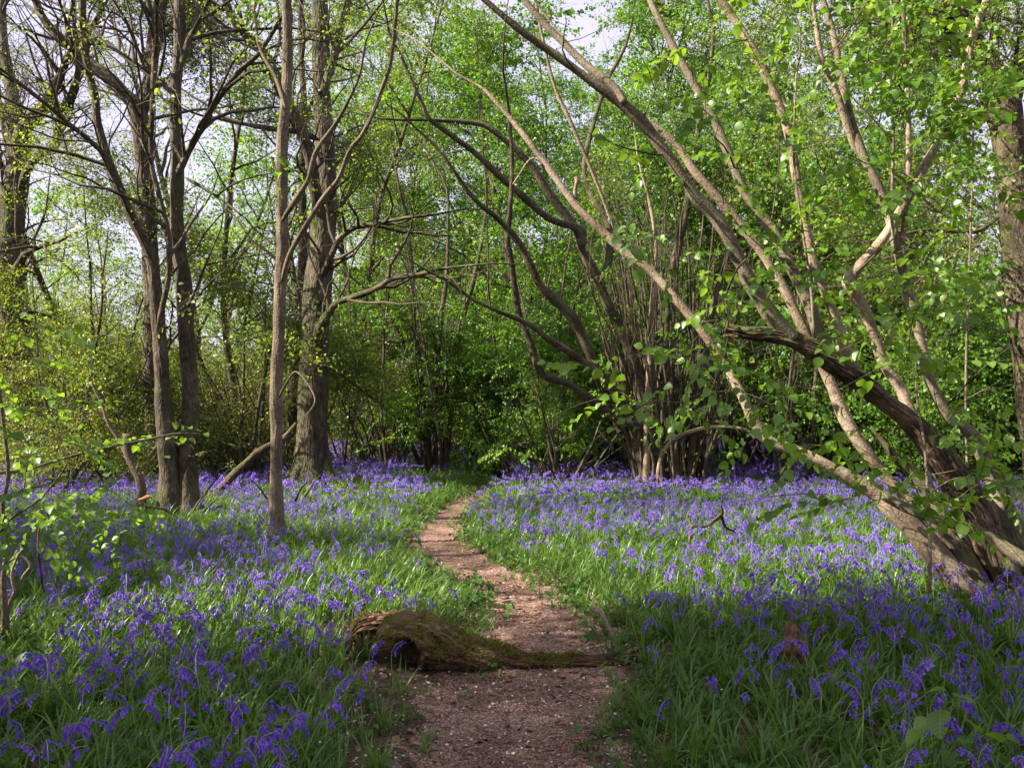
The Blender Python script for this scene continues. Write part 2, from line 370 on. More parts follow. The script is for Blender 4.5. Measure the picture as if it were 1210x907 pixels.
# ------------------------------------------------------------------ mesh building
class MB:
    def __init__(s):
        s.v, s.f3, s.f4, s.bc, s.rv, s.n = [], [], [], [], [], 0
        s.sm = True
    def add(s, v, f4=None, f3=None, bc=None, rv=0.5):
        v = np.asarray(v, float)
        s.v.append(v)
        if f4 is not None and len(f4): s.f4.append(np.asarray(f4, int) + s.n)
        if f3 is not None and len(f3): s.f3.append(np.asarray(f3, int) + s.n)
        s.bc.append(v if bc is None else bc)
        s.rv.append(np.full(len(v), rv) if np.isscalar(rv) else rv)
        s.n += len(v)
    def tube(s, p, r, k=6, cap=True, wob=0.0, rng=None, rv=0.5, ridge=0.0):
        p = np.asarray(p, float); r = np.broadcast_to(np.asarray(r, float), (len(p),))
        t = np.gradient(p, axis=0)
        t /= np.linalg.norm(t, axis=1)[:, None] + 1e-9
        ref = np.array([0.0, 1.0, 0.0]) if abs(t[0, 1]) < 0.85 else np.array([1.0, 0, 0])
        if np.any(np.abs(t @ ref) > 0.97):
            ref = np.array([0.31, 0.55, 0.77])
        a = np.cross(t, ref); a /= np.linalg.norm(a, axis=1)[:, None] + 1e-9
        b = np.cross(t, a)
        th = np.arange(k) / k * 2 * np.pi
        c, q = np.cos(th), np.sin(th)
        rr = r[:, None] * np.ones(k)[None, :]
        L = np.concatenate([[0], np.cumsum(np.linalg.norm(np.diff(p, axis=0), axis=1))])
        if wob:
            ph = rng.random(3) * 6 if rng is not None else np.zeros(3)
            u = th[None, :]; l = L[:, None] / (np.mean(r) * 2 + 1e-6)
            rr = rr * (1 + wob * (np.sin(2 * u + l * .35 + ph[0]) * .5 + np.sin(3 * u - l * .6 + ph[1]) * .35 + np.sin(5 * u + l * .9 + ph[2]) * .25))
        if ridge:
            TH, LL = np.meshgrid(th, L)
            nb = max(6, round(2 * np.pi * r.max() / .055))
            u = TH / (2 * np.pi) * nb
            w1 = vnoise(np.cos(TH) * 3 + 30, LL * 3.0 + np.sin(TH) * 3, 71) * 2.2
            rg = np.abs(np.sin(np.pi * u * .5 + w1 * 2.0 + LL * .7)) ** .6
            cut = vnoise(np.cos(TH) * 7 + 60, LL * 11 + np.sin(TH) * 7, 72)
            rr = rr + ridge * (rg - .6) + ridge * .8 * (cut - .5)
        V = p[:, None, :] + rr[..., None] * (c[None, :, None] * a[:, None, :] + q[None, :, None] * b[:, None, :])
        n = len(p)
        i = np.arange(n - 1)[:, None] * k; j = np.arange(k)[None, :]; j2 = (j + 1) % k
        F = np.stack([i + j, i + j2, i + k + j2, i + k + j], -1).reshape(-1, 4)
        off = (p[0, 0] * 7.3 + p[0, 2] * 3.1) % 50
        bc = np.stack([c[None, :] * r[:, None] + off, q[None, :] * r[:, None] + off, L[:, None] + 0 * c[None, :] + off], -1).reshape(-1, 3)
        V = V.reshape(-1, 3)
        if cap:
            V = np.vstack([V, p[:1], p[-1:]]); bc = np.vstack([bc, bc[:1], bc[-1:]])
            m = n * k
            T0 = np.stack([np.full(k, m), (np.arange(k) + 1) % k, np.arange(k)], -1)
            e = (n - 1) * k
            T1 = np.stack([np.full(k, m + 1), e + np.arange(k), e + (np.arange(k) + 1) % k], -1)
            s.add(V, F, np.vstack([T0, T1]), bc, rv)
        else:
            s.add(V, F, None, bc, rv)
    def mesh(s, name, m, origin=(0, 0, 0), smooth=True, mats=None, fm=None, luv=None):
        v = np.vstack(s.v) - np.asarray(origin)
        f4 = np.vstack(s.f4) if s.f4 else np.zeros((0, 4), int)
        f3 = np.vstack(s.f3) if s.f3 else np.zeros((0, 3), int)
        me = bpy.data.meshes.new(name)
        me.vertices.add(len(v)); me.vertices.foreach_set("co", v.astype(np.float32).ravel())
        nl = f4.size + f3.size
        me.loops.add(nl)
        me.loops.foreach_set("vertex_index", np.concatenate([f4.ravel(), f3.ravel()]).astype(np.int32))
        npoly = len(f4) + len(f3)
        me.polygons.add(npoly)
        st = np.concatenate([np.arange(len(f4)) * 4, f4.size + np.arange(len(f3)) * 3]).astype(np.int32)
        me.polygons.foreach_set("loop_start", st)
        if smooth:
            me.polygons.foreach_set("use_smooth", np.ones(npoly, bool))
        me.update(calc_edges=True)
        at = me.attributes.new("bc", 'FLOAT_VECTOR', 'POINT'); at.data.foreach_set("vector", np.vstack(s.bc).astype(np.float32).ravel())
        at = me.attributes.new("rv", 'FLOAT', 'POINT'); at.data.foreach_set("value", np.concatenate(s.rv).astype(np.float32))
        if luv is not None:
            at = me.attributes.new("luv", 'FLOAT_VECTOR', 'POINT'); at.data.foreach_set("vector", np.asarray(luv, np.float32).ravel())
        for x in (m if isinstance(m, (list, tuple)) else [m]):
            me.materials.append(x)
        return me

def link(name, data, parent=None, loc=(0, 0, 0)):
    o = bpy.data.objects.new(name, data)
    COL.objects.link(o)
    o.location = loc
    if parent is not None:
        o.parent = parent
    return o

def tag(o, label=None, cat=None, group=None, kind=None):
    if label: o['label'] = label
    if cat: o['category'] = cat
    if group: o['group'] = group
    if kind: o['kind'] = kind
    return o

def empty(name, loc, label, cat, group=None):
    o = link(name, None, None, tuple(loc))
    o.empty_display_size = 0.2
    return tag(o, label, cat, group)

# ------------------------------------------------------------------ leaf and plant shapes shared by many
def leaf_shape(n, w, fold, droop, rag=0.0, rng=None, tip=1.0):
    """leaf of unit length along +X, faces +Z; returns verts, quads, tris, luv"""
    t = np.linspace(0, 1, n + 1)
    prof = w * np.sin(np.pi * np.clip(t ** 0.8, 0, 1)) ** 0.75
    prof[0] = 0; prof[-1] = 0
    if rag:
        prof[1:-1] *= 1 + rag * (rng.random(n - 1) - 0.5)
    z = -droop * t ** 2
    mid = np.stack([t, 0 * t, z], -1)
    L = np.stack([t + 0.04 * prof, prof * math.cos(fold), z + prof * math.sin(fold)], -1)
    R = L * np.array([1, -1, 1])
    V = np.vstack([mid, L, R])
    m = n + 1
    q, tr = [], []
    for i in range(n):
        if i == 0:
            tr += [(0, 1, m + 1), (0, 2 * m + 1, 1)]
        elif i == n - 1:
            tr += [(i, i + 1, m + i), (i, 2 * m + i, i + 1)]
        else:
            q += [(i, i + 1, m + i + 1, m + i), (i, 2 * m + i, 2 * m + i + 1, i + 1)]
    uv = np.vstack([np.stack([0 * t, t, 0 * t], -1), np.stack([prof, t, 0 * t], -1), np.stack([-prof, t, 0 * t], -1)])
    return V, q, tr, uv

def rotm(yaw, pitch, roll):
    return np.array(Euler((roll, pitch, yaw), 'XYZ').to_matrix())

SPRAY_LEAVES = {}

def make_spray(name, m, rng, nleaf, length, size, seg, zig=0.5, flat=0.5, side=0, twig=True, w=0.42, clump=False, tw_r=0.0018):
    """a twig along +X with alternate leaves"""
    b = MB(); luv = []; fm = []
    leaves = []
    sub = [(np.array([0, 0, 0.]), 0.0, length, nleaf)]
    if clump:
        sub = []
        for _ in range(side):
            s0 = rng.random() * 0.55 * length
            sub.append((np.array([s0, rng.normal() * 0.05, rng.normal() * 0.05]), rng.normal() * 0.9, length * (0.35 + 0.4 * rng.random()), nleaf // side))
    for o, yaw, ln, nl in sub:
        pit = rng.normal() * (0.25 if not clump else 0.5)
        R0 = rotm(yaw, pit, 0)
        for i in range(nl):
            t = (i + 0.6 + 0.4 * rng.random()) / nl
            s = 1 if i % 2 else -1
            pos = o + R0 @ np.array([ln * t, 0, -0.12 * ln * t * t])
            sz = size * (0.65 + 0.6 * rng.random()) * (0.8 + 0.3 * math.sin(t * 3))
            y2 = yaw + s * (0.5 + 0.6 * rng.random()) * (1 if t < 0.93 else 0.1)
            pt = 0.15 + rng.normal() * 0.32 + (0.35 if clump else 0.2)
            rl = rng.normal() * flat
            leaves.append((pos + rng.normal(size=3) * 0.006, y2, pt, rl, sz))
    if twig:
        tb = []
        for o, yaw, ln, nl in sub:
            R0 = rotm(yaw, 0, 0)
            t = np.linspace(0, 1, 4)[:, None]
            p = o + (R0 @ np.array([1, 0, 0]))[None, :] * t * ln + np.array([0, 0, -0.12 * ln])[None, :] * t * t
            tb.append(p)
    nv = 0
    for pos, yw, pt, rl, sz in leaves:
        if seg <= 1:
            V = np.array([[0, 0, 0], [0.45, w, .06], [1, 0, -.1], [0.45, -w, .06]]); q = [(0, 1, 2, 3)]; tr = []
            uv = V
            q = []; tr = [(0, 2, 1), (0, 3, 2)]
        else:
            V, q, tr, uv = leaf_shape(seg, w, 0.2 + 0.2 * rng.random(), 0.12 + 0.25 * rng.random(), 0.15, rng)
        V = (rotm(yw, pt, rl) @ (V * sz).T).T + pos
        b.add(V, q, tr, None, rng.random()); luv.append(uv)
    me_leaf_faces = sum(len(x) for x in b.f4) + sum(len(x) for x in b.f3)
    me = None
    nf4 = sum(len(x) for x in b.f4)
    if twig:
        for p in tb:
            n0 = b.n
            b.tube(p, np.linspace(tw_r * 1.5, tw_r * 0.6, 4), 3, cap=False)
            luv.append(np.zeros((b.n - n0, 3)))
    me = b.mesh(name, [m, M['twig']], luv=np.vstack(luv))
    # twig faces use the second material: they are the last quads
    if twig:
        idx = np.zeros(len(me.polygons), np.int32)
        nq = sum(len(x) for x in b.f4)
        idx[nf4:nq] = 1
        me.polygons.foreach_set("material_index", idx)
    SPRAY_LEAVES[name] = leaves
    return me

def proto_collection(name, meshes):
    c = bpy.data.collections.new(name)
    for i, me in enumerate(meshes):
        o = bpy.data.objects.new(f"{name}_{i:02d}", me)
        c.objects.link(o)
    return c

GNS = {}
def gn_for(coll):
    if coll.name in GNS:
        return GNS[coll.name]
    ng = bpy.data.node_groups.new("scatter_" + coll.name, 'GeometryNodeTree')
    ng.interface.new_socket("Geometry", in_out='INPUT', socket_type='NodeSocketGeometry')
    ng.interface.new_socket("Geometry", in_out='OUTPUT', socket_type='NodeSocketGeometry')
    N, L = ng.nodes, ng.links
    gi, go = N.new("NodeGroupInput"), N.new("NodeGroupOutput")
    ip = N.new("GeometryNodeInstanceOnPoints")
    ci = N.new("GeometryNodeCollectionInfo")
    ci.inputs[0].default_value = coll
    ci.inputs[1].default_value = True
    ci.inputs[2].default_value = True
    def na(nm, ty):
        n = N.new("GeometryNodeInputNamedAttribute"); n.data_type = ty; n.inputs[0].default_value = nm
        return n.outputs[0]
    L.new(gi.outputs[0], ip.inputs['Points'])
    L.new(ci.outputs[0], ip.inputs['Instance'])
    ip.inputs['Pick Instance'].default_value = True
    L.new(na("idx", 'INT'), ip.inputs['Instance Index'])
    e = N.new("FunctionNodeEulerToRotation")
    L.new(na("rot", 'FLOAT_VECTOR'), e.inputs[0])
    L.new(e.outputs[0], ip.inputs['Rotation'])
    L.new(na("scl", 'FLOAT_VECTOR'), ip.inputs['Scale'])
    L.new(ip.outputs[0], go.inputs[0])
    GNS[coll.name] = ng
    return ng

NINST = [0]
NT = []
def scatter(name, coll, pos, rot, scl, idx, tint=0.0, parent=None, origin=(0, 0, 0), kind='stuff', **kw):
    n = len(pos)
    NINST[0] += n
    me = bpy.data.meshes.new(name)
    me.vertices.add(n)
    me.vertices.foreach_set("co", (np.asarray(pos, float) - np.asarray(origin)).astype(np.float32).ravel())
    scl = np.asarray(scl, float)
    if scl.ndim == 1:
        scl = np.repeat(scl[:, None], 3, 1)
    a = me.attributes.new("rot", 'FLOAT_VECTOR', 'POINT'); a.data.foreach_set("vector", np.asarray(rot, np.float32).ravel())
    a = me.attributes.new("scl", 'FLOAT_VECTOR', 'POINT'); a.data.foreach_set("vector", scl.astype(np.float32).ravel())
    a = me.attributes.new("idx", 'INT', 'POINT'); a.data.foreach_set("value", np.asarray(idx, np.int32))
    a = me.attributes.new("tint", 'FLOAT', 'POINT'); a.data.foreach_set("value", np.broadcast_to(np.asarray(tint, np.float32), (n,)).copy())
    o = link(name, me, parent)
    md = o.modifiers.new("scatter", 'NODES')
    md.node_group = gn_for(coll)
    tag(o, kind=kind, **kw)
    return o

R0 = np.random.default_rng(11)
SPR = {}
def sprays(key, m, n, **kw):
    ms = [make_spray(f"{key}_spray_{i}", m, R0, **kw) for i in range(n)]
    SPR[key] = (proto_collection(key, ms), n, ms)
sprays('hazelnear', M['hazel'], 6, nleaf=11, length=0.55, size=0.085, seg=6, flat=0.45, w=0.44, tw_r=0.0025)
sprays('hazelmid', M['beech'], 6, nleaf=40, length=0.85, size=0.075, seg=3, flat=0.6, clump=True, side=5, w=0.42)
sprays('hazelfar', M['beech'], 6, nleaf=90, length=1.3, size=0.085, seg=1, flat=0.8, clump=True, side=9, w=0.42, twig=False)
sprays('oakmid', M['oak'], 6, nleaf=44, length=0.75, size=0.052, seg=2 + 1, flat=0.9, clump=True, side=8, w=0.34)
sprays('thornmid', M['thorn'], 6, nleaf=56, length=0.8, size=0.043, seg=3, flat=0.9, clump=True, side=7, w=0.38)
sprays('farwood', M['thorn'], 6, nleaf=130, length=2.2, size=0.13, seg=1, flat=0.9, clump=True, side=11, w=0.42, twig=False)

# ------------------------------------------------------------------ tree growing
def grow(host, hr, P_, lvl, rng, tubes, tips):
    """spawn side branches along a host polyline"""
    n = P_['n'][lvl]
    host = np.asarray(host); m = len(host)
    L = np.linalg.norm(np.diff(host, axis=0), axis=1).sum()
    k = max(1, int(round(n * (L if P_.get('perm', True) and lvl == 0 else 1) * (0.8 + 0.4 * rng.random()))))
    t0 = P_['t0'][lvl]
    for i in range(k):
        t = t0 + (1 - t0) * (i + rng.random()) / k
        x = t * (m - 1); a = min(int(x), m - 2); f = x - a
        p = host[a] * (1 - f) + host[a + 1] * f
        d = host[a + 1] - host[a]; d = d / (np.linalg.norm(d) + 1e-9)
        r0 = (hr[a] * (1 - f) + hr[a + 1] * f)
        v = rng.normal(size=3); v -= v @ d * d; v /= np.linalg.norm(v) + 1e-9
        ang = P_['ang'][lvl] * (0.7 + 0.6 * rng.random())
        nd_ = d * math.cos(ang) + v * math.sin(ang)
        nd_[2] += P_['up'][lvl]
        nd_ /= np.linalg.norm(nd_)
        ln = P_['len'][lvl] * (0.5 + 0.8 * rng.random()) * (1.1 - 0.45 * t)
        rr = min(r0 * 0.75, P_['rad'][lvl] * (0.6 + 0.7 * rng.random()))
        ns = P_['seg'][lvl]
        pts = [p]; q = p.copy(); dd = nd_.copy()
        for s in range(ns):
            dd = dd + rng.normal(size=3) * P_['wig'][lvl] + np.array([0, 0, P_['bend'][lvl] / ns])
            dd /= np.linalg.norm(dd)
            q = q + dd * ln / ns
            pts.append(q.copy())
        pts = np.array(pts)
        if pts[:, 2].min() < 0.15 and lvl > 0:
            continue
        rad = rr * (1 - 0.85 * np.linspace(0, 1, ns + 1) ** 1.1)
        tubes.append((pts, rad))
        if lvl + 1 < len(P_['n']):
            grow(pts, rad, P_, lvl + 1, rng, tubes, tips)
        else:
            for s in (range(1, ns + 1)):
                if rng.random() < P_['fill']:
                    dv = pts[s] - pts[s - 1]
                    tips.append((*pts[s], *(dv / (np.linalg.norm(dv) + 1e-9))))

OAKP = dict(n=[2.3, 5, 4], t0=[0.12, 0.15, 0.2], ang=[0.9, 0.9, 0.8], up=[0.15, 0.1, 0.05], len=[2.6, 1.3, 0.7], rad=[0.035, 0.014, 0.006], seg=[7, 5, 4], wig=[0.17, 0.2, 0.2], bend=[0.2, 0.1, 0], fill=0.5)
HAZP = dict(n=[1.2, 3, 3], t0=[0.25, 0.25, 0.3], ang=[0.8, 0.8, 0.8], up=[0.15, 0.0, 0.0], len=[1.5, 0.9, 0.5], rad=[0.012, 0.006, 0.003], seg=[6, 4, 3], wig=[0.1, 0.13, 0.15], bend=[0.0, -0.15, -0.15], fill=0.5)

def open_twigs(tubes, rng):
    if not tubes: return tubes
    mid = np.array([t[0][len(t[0]) // 2] for t in tubes])
    k = sun_keep(mid, rng, .5, .1)
    return [t for t, a in zip(tubes, k) if a or t[1][0] > .03]

def foliage(name, key, tips, rng, parent, origin, scale=1.0, tint=0.0, per=1, spread=0.12, gate=1.0, label=None, keepfn=None):
    if not len(tips):
        return None
    t = np.array(tips)
    t = np.repeat(t, per, 0)
    pos = t[:, :3] + rng.normal(size=(len(t), 3)) * spread
    keep = pos[:, 2] > 0.25
    if gate:
        keep &= sun_keep(pos, rng, gate, {'hazelfar': .75, 'farwood': 1., 'hazelnear': .1}.get(key, .35) * scale)
    if keepfn is not None:
        keep &= keepfn(pos)
    pos = pos[keep]; d = t[keep, 3:6]
    yaw = np.arctan2(d[:, 1], d[:, 0]) + rng.normal(size=len(d)) * 0.7
    pit = -np.arcsin(np.clip(d[:, 2], -1, 1)) * 0.45 + rng.normal(size=len(d)) * 0.3 + 0.1
    rol = rng.normal(size=len(d)) * 0.4
    coll, n, _ = SPR[key]
    return scatter(name, coll, pos, np.stack([rol, pit, yaw], -1), scale * (0.75 + 0.5 * rng.random(len(pos))), rng.integers(0, n, len(pos)),
                   tint + 0.12 * (rng.random(len(pos)) - 0.3), parent, origin)

def trace(pts, d0, d1=None, dm=None, n=7, jit=0.0, rng=None):
    """photo polyline (px,py,r_px) at depths d0..d1 -> 3D points and radii in metres"""
    pts = [(*p, 0)[:3] if len(p) == 2 else p for p in pts]
    arr = np.array([[p[0], p[1], p[2]] for p in pts], float)
    # fill missing radii
    r = arr[:, 2].copy(); ok = r > 0
    r = np.interp(np.arange(len(r)), np.flatnonzero(ok), r[ok])
    d1 = d0 if d1 is None else d1
    s = np.concatenate([[0], np.cumsum(np.hypot(*np.diff(arr[:, :2], axis=0).T))]); s /= s[-1]
    Y = d0 + (d1 - d0) * s
    if dm is not None:
        Y += dm * np.sin(s * np.pi)
    W = np.array([np.append(P(a[0], a[1], y), rr * y / FPX) for a, y, rr in zip(arr, Y, r)])
    F = cr(W, n)
    if jit and rng is not None:
        L_ = np.concatenate([[0], np.cumsum(np.linalg.norm(np.diff(F[:, :3], axis=0), axis=1))])
        wv = L_[:, None] / (6.0 * F[:, 3:4].mean() + .05)
        ph = rng.random((1, 3)) * 6
        F[:, :3] += (np.sin(wv + ph) * .6 + np.sin(wv * 2.3 + ph * 2) * .3) * jit * 1.6 * F[:, 3:4]
        F[:, 3] *= 1 + jit * .5 * np.sin(wv[:, 0] * 2.1 + ph[0, 1]) + jit * .4 * np.sin(wv[:, 0] * 5.3 + ph[0, 2])
    F[:, 3] = np.maximum(F[:, 3], 0.001)
    return F[:, :3], F[:, 3]

def tubes_obj(name, tubes, m, parent, origin, kmin=3, kbig=8, kind=None, wob=0.0, rng=None):
    b = MB()
    for p, r in tubes:
        k = kmin if r[0] < 0.012 else (5 if r[0] < 0.04 else kbig)
        b.tube(p, r, k, cap=False, wob=wob if r[0] > 0.02 else 0, rng=rng)
    o = link(name, b.mesh(name, m, origin), parent)
    if kind: o['kind'] = kind
    return o

def traced_tree(name, label, cat, base, parts, m, growp, key, seed, group=None, fol=True, tint=0.0, per=1, fscale=1.0, tw_mat=None, gate=1.0, spread=0.12, keepfn=None, flare=True):
    """parts: (part_name, pts, d0, d1, grow?, material or None)"""
    rng = np.random.default_rng(seed)
    base = np.array([base[0], base[1], float(H(base[0], base[1]))])
    root = empty(name, base, label, cat, group)
    tubes, tips = [], []
    for pn, pts, d0, d1, g, mm in parts:
        p, r = trace(pts, d0, d1, jit=0.10, rng=rng)
        if pn == 'trunk' and flare:
            z = p[:, 2] - base[2]
            r = r * (1 + 0.55 * np.exp(-np.clip(z, 0, 9) / 0.28))
            p[0, 2] = base[2] - 0.15
        if pn in ('limb', 'branch'):
            r[:4] *= [.35, .6, .8, .93]
        if g:
            d_ = p[-1] - p[-3]; d_ /= np.linalg.norm(d_)
            r_end = max(r[-1], .004)
            q_ = [p[-1]]
            for k_ in range(7):
                d_ = d_ + rng.normal(size=3) * .13 + np.array([0, 0, .03]); d_ /= np.linalg.norm(d_)
                q_.append(q_[-1] + d_ * (.12 + r_end * 7))
            p = np.vstack([p, q_[1:]]); r = np.concatenate([r, r_end * (1 - .9 * np.linspace(0.1, 1, 7))])
        b = MB()
        if r.max() > .14 and pn == 'trunk':
            p = cr(np.column_stack([p, r]), 4); p, r = p[:, :3], p[:, 3]
            b.tube(p, r, 64, wob=.05, rng=rng, ridge=.016 if m is M['bark_oak'] else .007)
        elif pn == 'rotten_limb':
            p = cr(np.column_stack([p, r]), 4); p, r = p[:, :3], p[:, 3]
            b.tube(p, r, 48, wob=.22, rng=rng, ridge=.014)
        else:
            b.tube(p, r, 16 if r.max() > 0.1 else (12 if r.max() > .05 else 8), wob=0.06, rng=rng)
        link(pn, b.mesh(pn, mm or m, base), root)
        if g:
            grow(p, r, growp if g is True else g, 0, rng, tubes, tips)
    tubes = open_twigs(tubes, rng)
    if tubes:
        tubes_obj("twigs", tubes, tw_mat or M['twig'], root, base, kind='stuff')
    if fol and tips:
        foliage("foliage", key, tips, rng, root, base, fscale, tint, per, spread, gate, keepfn=keepfn)
    return root, tips, rng, base

rng0 = np.random.default_rng(3)
# ================================================================== SETTING: ground and path
def grid_sheet(name, xs, ys, zf, m, **kw):
    X, Y = np.meshgrid(xs, ys)
    Z = zf(X, Y)
    V = np.stack([X, Y, Z], -1).reshape(-1, 3)
    nx, ny = len(xs), len(ys)
    i = np.arange(ny - 1)[:, None] * nx + np.arange(nx - 1)[None, :]
    F = np.stack([i, i + 1, i + nx + 1, i + nx], -1).reshape(-1, 4)
    b = MB(); b.add(V, F)
    o = link(name, b.mesh(name, m))
    return tag(o, **kw)

xs = np.concatenate([np.linspace(-260, -14, 22)[:-1], np.linspace(-14, -6, 28)[:-1], np.linspace(-6, 6, 171), np.linspace(6, 14, 28)[1:], np.linspace(14, 260, 22)[1:]])
ys = np.concatenate([np.linspace(-120, 0, 16)[:-1], np.linspace(0, 12, 171), np.linspace(12, 42, 90)[1:], np.linspace(42, 300, 24)[1:]])
grid_sheet("ground", xs, ys, H, M['ground'], kind='structure', label="dark woodland floor under the bluebells")

b = MB()
PF2 = cr(np.column_stack([PC, PW]), 24)
tt = np.gradient(PF2[:, :2], axis=0); tt /= np.linalg.norm(tt, axis=1)[:, None]
nn = np.stack([-tt[:, 1], tt[:, 0]], -1)
K = 41
rows = []
for i in range(len(PF2)):
    c, w = PF2[i, :2], PF2[i, 2]
    s = np.linspace(-1, 1, K)
    wl_ = w * (1 + 0.22 * (vnoise(i * 0.33, 1.5, 7) - 0.5)); wr_ = w * (1 + 0.22 * (vnoise(i * 0.33, 8.5, 8) - 0.5))
    off = np.where(s < 0, s * (wl_ * 1.12 + .12), s * (wr_ * 1.12 + .12))
    xy = c[None, :] + nn[i][None, :] * off[:, None]
    e = 1 - np.abs(s) ** 8
    z = H(xy[:, 0], xy[:, 1]) + 0.010 - .05 * np.clip(np.abs(s) - .68, 0, 1) + .035 * (vnoise(xy[:, 0] * 7, xy[:, 1] * 7, 77) + .6 * vnoise(xy[:, 0] * 19, xy[:, 1] * 19, 78) - .8) * np.clip(np.abs(s) * 2.2 - 1, 0, 1) + 0.012 * (vnoise(xy[:, 0] * 9, xy[:, 1] * 9, 2) - 0.5) * e + 0.006 * (vnoise(xy[:, 0] * 31, xy[:, 1] * 31, 12)) * e
    rows.append(np.column_stack([xy, z]))
V = np.vstack(rows)
i = np.arange(len(PF2) - 1)[:, None] * K + np.arange(K - 1)[None, :]
b.add(V, np.stack([i, i + 1, i + K + 1, i + K], -1).reshape(-1, 4))
tag(link("path", b.mesh("path", M['path'])), kind='structure', label="trodden earth path winding away through the flowers")

# lit stems: keep the canopy open towards the sun for these places
for a, b_, Y, rad in [(640, 185, 7.9, .28), (690, 245, 7.8, .28), (740, 300, 7.7, .28), (790, 345, 7.6, .28), (900, 505, 7.2, .3), (925, 525, 7.2, .25), (1005, 345, 7.6, .4), (1020, 370, 7.6, .3),
                    (835, 235, 7.4, .25), (870, 260, 7.4, .3), (925, 335, 7.4, .25), (930, 150, 7.6, .25), (1068, 120, 7.8, .25), (1030, 215, 7.7, .3), (1060, 290, 7.6, .25), (330, 300, 10.3, .5), (340, 120, 10.3, .5),
                    (372, 120, 17, .6), (760, 450, 19, .6), (785, 560, 19, .5), (20, 440, 19, .6), (655, 470, 19, 1.4), (690, 520, 18, 1.1), (640, 500, 19.5, 1.2), (1195, 250, 12, .5), (1160, 90, 12, .4),
                    (200, 525, 7, .3), (700, 120, 8, .2), (860, 290, 7, .3), (1100, 440, 6.5, .4), (1150, 330, 6.5, .4), (850, 440, 6.5, .3), (60, 400, 6, .3), (100, 300, 22, 1.5), (50, 400, 22, 1.5), (280, 300, 22, 1.5), (150, 200, 24, 1.5), (440, 420, 26, 1.5), (560, 200, 26, 1.5), (1150, 200, 20, 1.5), (640, 60, 20, 1.5), (1000, 60, 12, .8)]:
    BEAMS.append((P(a, b_, Y), rad))
for a, b_ in [(575, 109), (602, 139), (625, 166), (662, 218), (705, 265), (760, 312), (785, 335), (820, 380), (854, 429), (875, 463), (891, 497)]:
    BEAMS.append((P(a, b_, 7.8), .4))
for a, b_, Y in [(90, 600, 5.3), (1100, 640, 7.2), (1150, 480, 7)]:
    BEAMS.append((P(a, b_, Y), .5))
for a, b_, Y in [(470, 330, 24), (520, 420, 26), (600, 380, 25), (560, 300, 26), (700, 380, 24), (640, 250, 24), (860, 420, 22), (900, 300, 23), (960, 450, 20), (450, 250, 25), (445, 460, 23), (455, 500, 23.5), (610, 470, 22.5), (610, 510, 22.5), (560, 470, 27), (740, 300, 24), (1050, 450, 18), (500, 120, 25), (700, 150, 25), (850, 150, 22)]:
    BEAMS.append((P(a, b_, Y), 1.3))

# ================================================================== TREES traced from the photograph
gT1 = G(24, 572)
traced_tree("oak_tree", "thick knotted oak at the left edge, trunk bare below a mossy bulge", "tree", gT1, [
    ("trunk", [(26, 572, 20), (25, 520, 17), (24, 465, 15.5), (22, 430, 15), (16, 405, 16), (12, 375, 15), (8, 340, 15), (9, 300, 16), (13, 250, 14), (20, 205, 12.5), (22, 170, 12), (18, 135, 10), (13, 100, 7), (5, 50, 5), (2, -10, 4)], gT1[1], gT1[1] + 1, True, None),
    ("limb", [(20, 190, 8), (26, 155, 8), (38, 140, 8), (55, 122, 7), (70, 95, 5), (85, 60, 4), (110, 30, 3), (130, -10, 2.5)], gT1[1], gT1[1] - 2, True, None),
    ("limb", [(22, 225, 5), (34, 198, 4.5), (50, 182, 4), (66, 172, 4), (70, 150, 4), (74, 135, 5), (84, 115, 5), (92, 85, 3.5), (90, 60, 3)], gT1[1], gT1[1] - 1, True, None),
    ("limb", [(12, 330, 7), (20, 318, 6), (30, 300, 4), (45, 292, 3), (70, 285, 2)], gT1[1] - .3, gT1[1] - 2, True, None),
    ("limb", [(10, 240, 6), (-5, 215, 5), (-30, 190, 5), (-60, 150, 4)], gT1[1], gT1[1] + 1.5, True, None),
], M['bark_oak'], OAKP, 'oakmid', 21, fscale=1.0, tint=0.05, per=1)

gT2 = G(186, 583)
traced_tree("oak_tree", "dark forked oak standing just behind the paired stems on the left", "tree", gT2, [
    ("trunk", [(188, 583, 17), (186, 540, 14), (184, 480, 12), (182, 400, 10.5), (178, 320, 9.5), (174, 260, 9), (170, 200, 9), (166, 150, 10), (160, 125, 8), (148, 112, 7), (130, 92, 6.5), (104, 72, 5.5), (75, 48, 5), (50, 20, 4.5), (35, -20, 4)], gT2[1], gT2[1] - 1, True, None),
    ("limb", [(168, 140, 8), (176, 100, 7.5), (182, 60, 8), (188, 20, 8), (192, -30, 7)], gT2[1], gT2[1] + .5, True, None),
], M['bark_oak'], OAKP, 'oakmid', 22, tint=0.0, per=2, fscale=1.25)

